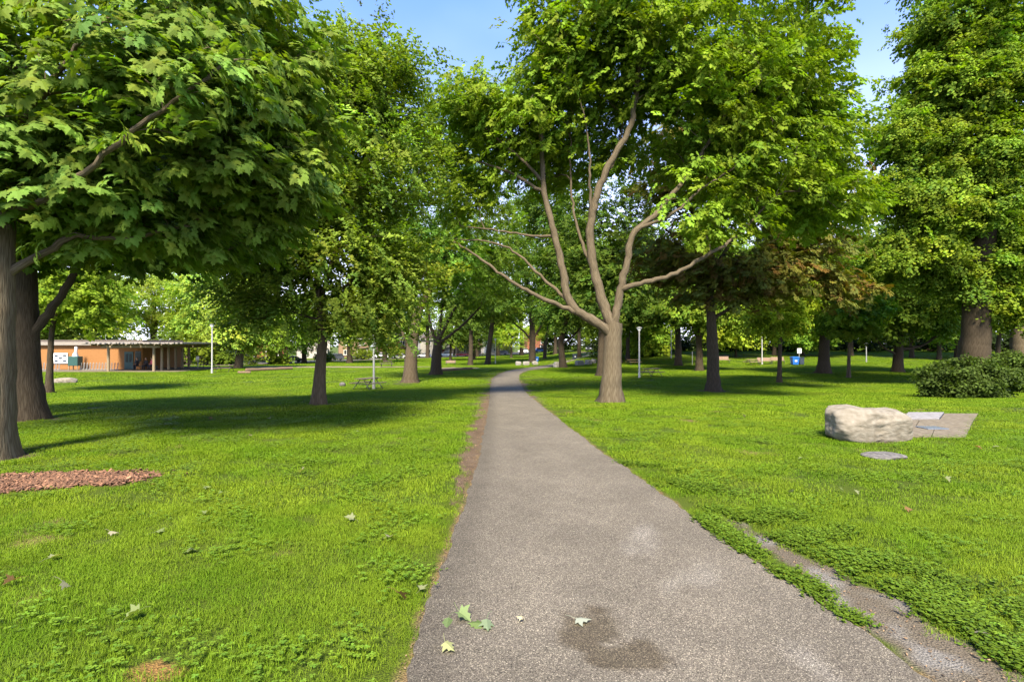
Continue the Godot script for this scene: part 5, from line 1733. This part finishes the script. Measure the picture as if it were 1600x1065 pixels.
func build_cars() -> void:
	var dark := Color(0.03, 0.035, 0.045)
	var white := Color(0.72, 0.73, 0.74)
	for c in [[410, 569, dark, "sedan", "dark blue-grey car parked beside the columnar cedar"], [456, 566, Color(0.05, 0.055, 0.07), "sedan", "dark car parked in front of the white house's street tree"], [523, 563, dark, "suv", "dark car parked just behind the tall bare lower trunk"], [563, 561, Color(0.06, 0.065, 0.075), "sedan", "charcoal car parked between two street trees"], [594, 560, white, "suv", "white car parked next to the slim lamp post"], [625, 560.5, Color(0.5, 0.51, 0.52), "sedan", "silver car parked behind the stout old maple"], [662, 558.5, white, "sedan", "white car parked between the stout and the vase-shaped maple"], [696, 557.5, white, "suv", "white car parked right of the vase-shaped maple"], [722, 557, Color(0.08, 0.008, 0.02), "sedan", "maroon car parked behind the thin street tree"], [784, 553.5, dark, "suv", "dark car parked beyond the white lamp post"], [817, 551, white, "van", "white van parked beside the wide-forked maple"], [843, 550, Color(0.02, 0.10, 0.48), "van", "blue van parked right of the wide-forked maple"], [921, 548.5, dark, "suv", "dark truck standing at the far end of the path"]]:
		var p := ground_at(c[0], c[1])
		car(c[4], p + Vector3(0, 0.05, 0), 0.25 if c[0] != 921 else 1.3, c[2], c[3])

# ------------------------------------------------------------------ stones, slabs, leaves
func stone_mesh(half: Vector3, seed_: int, rough: float, square := 3.0, chips := 9) -> ArrayMesh:
	var r := RandomNumberGenerator.new()
	r.seed = seed_ * 31 + 7
	var cuts := []                                           # split faces: planes that shear off the bulges
	for k in chips:
		var q := Vector3(r.randfn(0, 1), r.randfn(0.1, 0.8), r.randfn(0, 1)).normalized()
		cuts.append([q, (absf(q.x) * half.x + absf(q.y) * half.y + absf(q.z) * half.z) * r.randf_range(0.66, 0.86)])
	var n := FastNoiseLite.new()
	n.seed = seed_
	n.frequency = 0.9
	n.fractal_octaves = 5
	n.noise_type = FastNoiseLite.TYPE_SIMPLEX_SMOOTH
	var cellular := FastNoiseLite.new()
	cellular.seed = seed_ + 5
	cellular.noise_type = FastNoiseLite.TYPE_CELLULAR
	cellular.frequency = 1.6
	cellular.cellular_return_type = FastNoiseLite.RETURN_DISTANCE
	var m := Mb.new()
	var U := 84
	var V := 44
	for j in V + 1:
		var b := PI * (float(j) / V - 0.5)
		for k in U + 1:
			var a := TAU * k / U
			var q := Vector3(cos(b) * cos(a), sin(b), cos(b) * sin(a))
			var len := pow(pow(absf(q.x), square) + pow(absf(q.y), square) + pow(absf(q.z), square), -1.0 / square)
			var p := q * len * half
			var w := n.get_noise_3d(p.x * 1.2, p.y * 1.9, p.z * 1.2) * 0.9 + cellular.get_noise_3d(p.x, p.y * 1.4, p.z) * 0.55 + 0.35 * absf(n.get_noise_3d(p.x * 3.0 + 9.0, p.y * 5.0, p.z * 3.0))
			p = p * (1.0 + rough * w / maxf(p.length(), 0.15))
			for c in cuts:
				var over: float = p.dot(c[0]) - c[1]
				if over > 0.0:
					p -= c[0] * over * 0.9
			m.put(p, q)
	for j in V:
		for k in U:
			var a := j * (U + 1) + k
			m.tri(a, a + 1, a + U + 1)
			m.tri(a + 1, a + U + 2, a + U + 1)
	for k in m.n.size():                                     # normals from the shape itself
		m.n[k] = Vector3.ZERO
	for k in range(0, m.i.size(), 3):
		var f := (m.v[m.i[k + 2]] - m.v[m.i[k]]).cross(m.v[m.i[k + 1]] - m.v[m.i[k]])
		for e in 3:
			m.n[m.i[k + e]] += f
	for j in V + 1:
		var a := j * (U + 1)
		var s: Vector3 = m.n[a] + m.n[a + U]
		m.n[a] = s
		m.n[a + U] = s
	for k in m.n.size():
		m.n[k] = m.n[k].normalized() if m.n[k].length() > 1e-9 else Vector3.UP
	return m.done()

func build_stones() -> void:
	var b := ground_at(1377, 691)
	var k := -b.z / FOCAL
	lone("boulder", stone_mesh(Vector3(69 * k, 29 * k, 0.56), 14, 0.15, 4.5, 14), M.rock, "large pale boulder lying on the lawn beside the concrete slabs", "boulder", b + Vector3(0, 22 * k, -0.5), Vector3(0.0, 0.10, -0.045))
	var f := ground_at(1384, 715)
	lone("flagstone", stone_mesh(Vector3(0.42, 0.055, 0.30), 4, 0.05, 2.4), M.flagstone, "flat grey stone set in the grass in front of the large boulder", "stone", f + Vector3(0, 0.03, -0.05), Vector3(0.02, 0.1, 0))
	# slabs
	var g := thing("slab_paving", "rectangle of worn concrete slabs set in the lawn behind the boulder", "paving", Vector3.ZERO)
	var r := RandomNumberGenerator.new()
	r.seed = 3
	for row in 3:
		var split := [0.0, 0.34, 0.68, 1.0] if row != 1 else [0.0, 0.5, 1.0]
		var a: Array = SLABS[row]
		var c: Array = SLABS[row + 1]
		for q in split.size() - 1:
			var p := []
			for e in [[a, q], [a, q + 1], [c, q + 1], [c, q]]:
				p.append(ground_at(lerpf(e[0][1], e[0][2], split[e[1]]), e[0][0]))
			var mid: Vector3 = (p[0] + p[1] + p[2] + p[3]) * 0.25
			var pale := row == 2 and q == 1
			var rise := 0.03 + r.randf() * 0.014 + (0.035 if pale else 0.0)
			var m := Mb.new()
			var hi := []
			var lo := []
			for v in p:
				var k2: Vector3 = mid + (v - mid) * 0.975
				hi.append(k2 + Vector3(0, rise, 0))
				lo.append(mid + (v - mid) * 0.988 + Vector3(0, rise - 0.015, 0))
			m.face(hi, Vector3.UP)
			for k2 in 4:
				var n2 := (k2 + 1) % 4
				var out: Vector3 = ((hi[k2] + hi[n2]) * 0.5 - mid).normalized()
				m.face([hi[k2], hi[n2], lo[n2], lo[k2]], (out + Vector3.UP).normalized())
				m.face([lo[k2], lo[n2], lo[n2] - Vector3(0, 0.12, 0), lo[k2] - Vector3(0, 0.12, 0)], out)
			var o := part("slab", m.done(), M.pale_plate if pale else M.concrete, g)
			if pale:
				o.set_meta("label", "pale cover plate")
	var w := ground_at(1462, 671)
	var pl := panel(g, "glazed_plate", Vector3(w.x - 0.1, w.y + 0.055, w.z), Vector3(0.55, 0.02, 0.42), plain(0.17, 0.20, 0.25, 0.15), 0.004)
	pl.set_meta("label", "shiny bluish plate let into the slabs")
	# stone blocks round the path bend
	var blocks := [[810, 571, 1.1], [822, 570.5, 1.3], [836, 570, 1.2], [872, 574, 1.3], [906, 571, 1.6], [920, 569.5, 1.5], [928, 568, 1.4]]
	var bl := ["pale stone block at the left end of the row by the path bend", "second pale stone block of the row by the path bend", "pale stone block in front of the blue bin at the path bend", "white stone block at the foot of the short-trunked maple", "pale stone block in the grass right of the short-trunked maple", "grey stone block next to the row right of the short-trunked maple", "last stone block before the far stretch of the path"]
	for q in blocks.size():
		var p := ground_at(blocks[q][0], blocks[q][1])
		lone("stone_block", stone_mesh(Vector3(0.5 * blocks[q][2], 0.42, 0.4), 30 + q, 0.08, 5.0), M.block, bl[q], "stone", p + Vector3(0, 0.33, -0.3), Vector3(0, 0.2 * q, 0), "stone blocks along the path bend")
	var s := ground_at(98, 598)
	lone("boulder", stone_mesh(Vector3(0.95, 0.3, 0.4), 61, 0.12, 2.8), M.rock, "low tan stone lying on the lawn behind the slender dark maple", "boulder", s + Vector3(0, 0.12, -0.2))
	var s2 := ground_at(535, 603)
	lone("boulder", stone_mesh(Vector3(0.22, 0.18, 0.2), 62, 0.06, 2.6), M.flagstone, "small round grey stone on the lawn left of the dark picnic table", "boulder", s2 + Vector3(0, 0.1, 0))

func fallen_leaf(seed_: int, size: float, tone: Color) -> ArrayMesh:
	var r := RandomNumberGenerator.new()
	r.seed = seed_
	var m := Mb.new()
	m.col = tone
	add_leaf(m, Vector3(0, 0, -size * 0.5), Vector3(0, r.randf_range(-0.1, 0.15), 1).normalized(), Vector3(r.randfn(0, 0.15), 1, 0).normalized(), size, MAPLE, r.randf_range(-1.0, -0.35) if r.randf() < 0.6 else r.randf_range(0.3, 0.7))
	var s := Mb.new()
	m.tube(PackedVector3Array([Vector3(0, 0, -size * 0.5), Vector3(0.02, 0.01, -size * 0.9), Vector3(0.05, 0.0, -size * 1.2)]), PackedFloat32Array([0.002, 0.0018, 0.0015]), 4, false)
	return m.done()

func build_litter() -> void:
	var r := RandomNumberGenerator.new()
	r.seed = 12
	# on the asphalt
	var on_path := [[700, 979, 0.115, "pale green maple leaf lying leftmost in the cluster on the asphalt", Color(0.17, 0.24, 0.10)], [728, 972, 0.13, "largest pale green maple leaf in the cluster on the asphalt", Color(0.22, 0.30, 0.13)], [741, 982, 0.11, "curled green maple leaf in the middle of the cluster on the asphalt", Color(0.14, 0.20, 0.07)], [762, 986, 0.12, "grey-green maple leaf at the cluster's end toward the brown stain", Color(0.24, 0.31, 0.19)], [703, 1022, 0.10, "yellowish crumpled maple leaf alone below the cluster on the asphalt", Color(0.36, 0.38, 0.18)], [912, 978, 0.12, "pale grey leaf lying on the brown stain of the asphalt", Color(0.33, 0.36, 0.30)], [811, 976, 0.05, "tiny cream leaf scrap between the leaf cluster and the brown stain", Color(0.5, 0.46, 0.32)]]
	for k in on_path.size():
		var q: Array = on_path[k]
		var p := ground_at(q[0], q[1])
		lone("maple_leaf", fallen_leaf(200 + k, q[2], q[4]), M.leaf, q[3], "leaf", p + Vector3(0, 0.05 + 0.004 * k, 0), Vector3(r.randfn(0.08, 0.12), r.randf() * TAU, r.randfn(0, 0.12)), "fallen leaves on the path")
	# on the lawn
	var spots := [[252, 833], [180, 837], [345, 776], [325, 805], [300, 862], [15, 918], [108, 920], [240, 760], [326, 765], [630, 940], [655, 925], [205, 972], [560, 676], [392, 684], [1535, 998], [1338, 775], [1312, 770], [1236, 772], [1530, 703], [1555, 700], [1163, 653], [420, 655], [330, 655], [545, 815], [470, 740], [610, 845], [1480, 755], [1420, 800], [1250, 720], [90, 875]]
	for k in spots.size():
		var p := ground_at(spots[k][0], spots[k][1])
		var pick := r.randi() % 4
		var tone: Color = [Color(0.26, 0.28, 0.15), Color(0.20, 0.25, 0.10), Color(0.22, 0.13, 0.06), Color(0.34, 0.31, 0.22)][pick]
		lone("lawn_leaf", fallen_leaf(300 + k, r.randf_range(0.08, 0.13), tone), M.leaf, ["grey-green fallen leaf lying on the lawn grass", "dull green fallen leaf lying on the lawn grass", "brown fallen leaf lying on the lawn grass", "cream-coloured fallen leaf lying on the lawn grass"][pick], "leaf", p + Vector3(0, 0.06, 0), Vector3(r.randfn(0, 0.35), r.randf() * TAU, r.randfn(0, 0.35)), ["grey-green leaves on the lawn", "dull green leaves on the lawn", "brown leaves on the lawn", "cream leaves on the lawn"][pick])
	# bark chips of the mulch bed
	var chip := Mb.new()
	chip.box(Vector3.ZERO, Vector3(0.085, 0.012, 0.026), 0.004)
	var where: Array[Transform3D] = []
	var tint := PackedColorArray()
	for k in 5200:
		var x := mulch_at.x + r.randfn(0, 0.9)
		var d := -mulch_at.z + r.randfn(0, 0.36)
		if bare(x, d)[0] < 0.35:
			continue
		where.append(Transform3D(Basis.from_euler(Vector3(r.randfn(0, 0.4), r.randf() * TAU, r.randfn(0, 0.4))).scaled_local(Vector3.ONE * r.randf_range(0.5, 1.3)), Vector3(x, height(x, d) + 0.01 + r.randf() * 0.035, -d)))
		var g := exp(r.randfn(0, 0.38))
		tint.append(Color(0.135 * g, 0.068 * g, 0.038 * g))
	var ch := StandardMaterial3D.new()
	ch.vertex_color_use_as_albedo = true
	ch.roughness = 0.9
	var mu := scatter("mulch", chip.done(), ch, where, tint, self)
	mu.set_meta("label", "bed of reddish brown bark chips beside the pale trunk")
	mu.set_meta("category", "mulch")
	# dry litter along the left edge of the path and on the trodden strip
	where = []
	tint = PackedColorArray()
	for k in 6000:
		var d := r.randf_range(2.2, 24.0)
		var e := path_edges(d)
		var x := e.x - absf(r.randfn(0, 0.3)) if r.randf() < 0.6 else e.y + absf(r.randfn(0, 0.45))
		if bare(x, d)[0] < 0.4:
			continue
		where.append(Transform3D(Basis.from_euler(Vector3(r.randfn(0, 0.4), r.randf() * TAU, r.randfn(0, 0.4))).scaled_local(Vector3(r.randf_range(0.08, 0.25), 0.3, r.randf_range(0.15, 0.5))), Vector3(x, height(x, d) + 0.006 + r.randf() * 0.012, -d)))
		var g := exp(r.randfn(0, 0.4))
		tint.append(Color(0.15 * g, 0.10 * g, 0.055 * g))
	var li := scatter("leaf_litter", chip.done(), ch, where, tint, self)
	li.set_meta("label", "dry brown leaf litter along both edges of the path")
	li.set_meta("category", "litter")
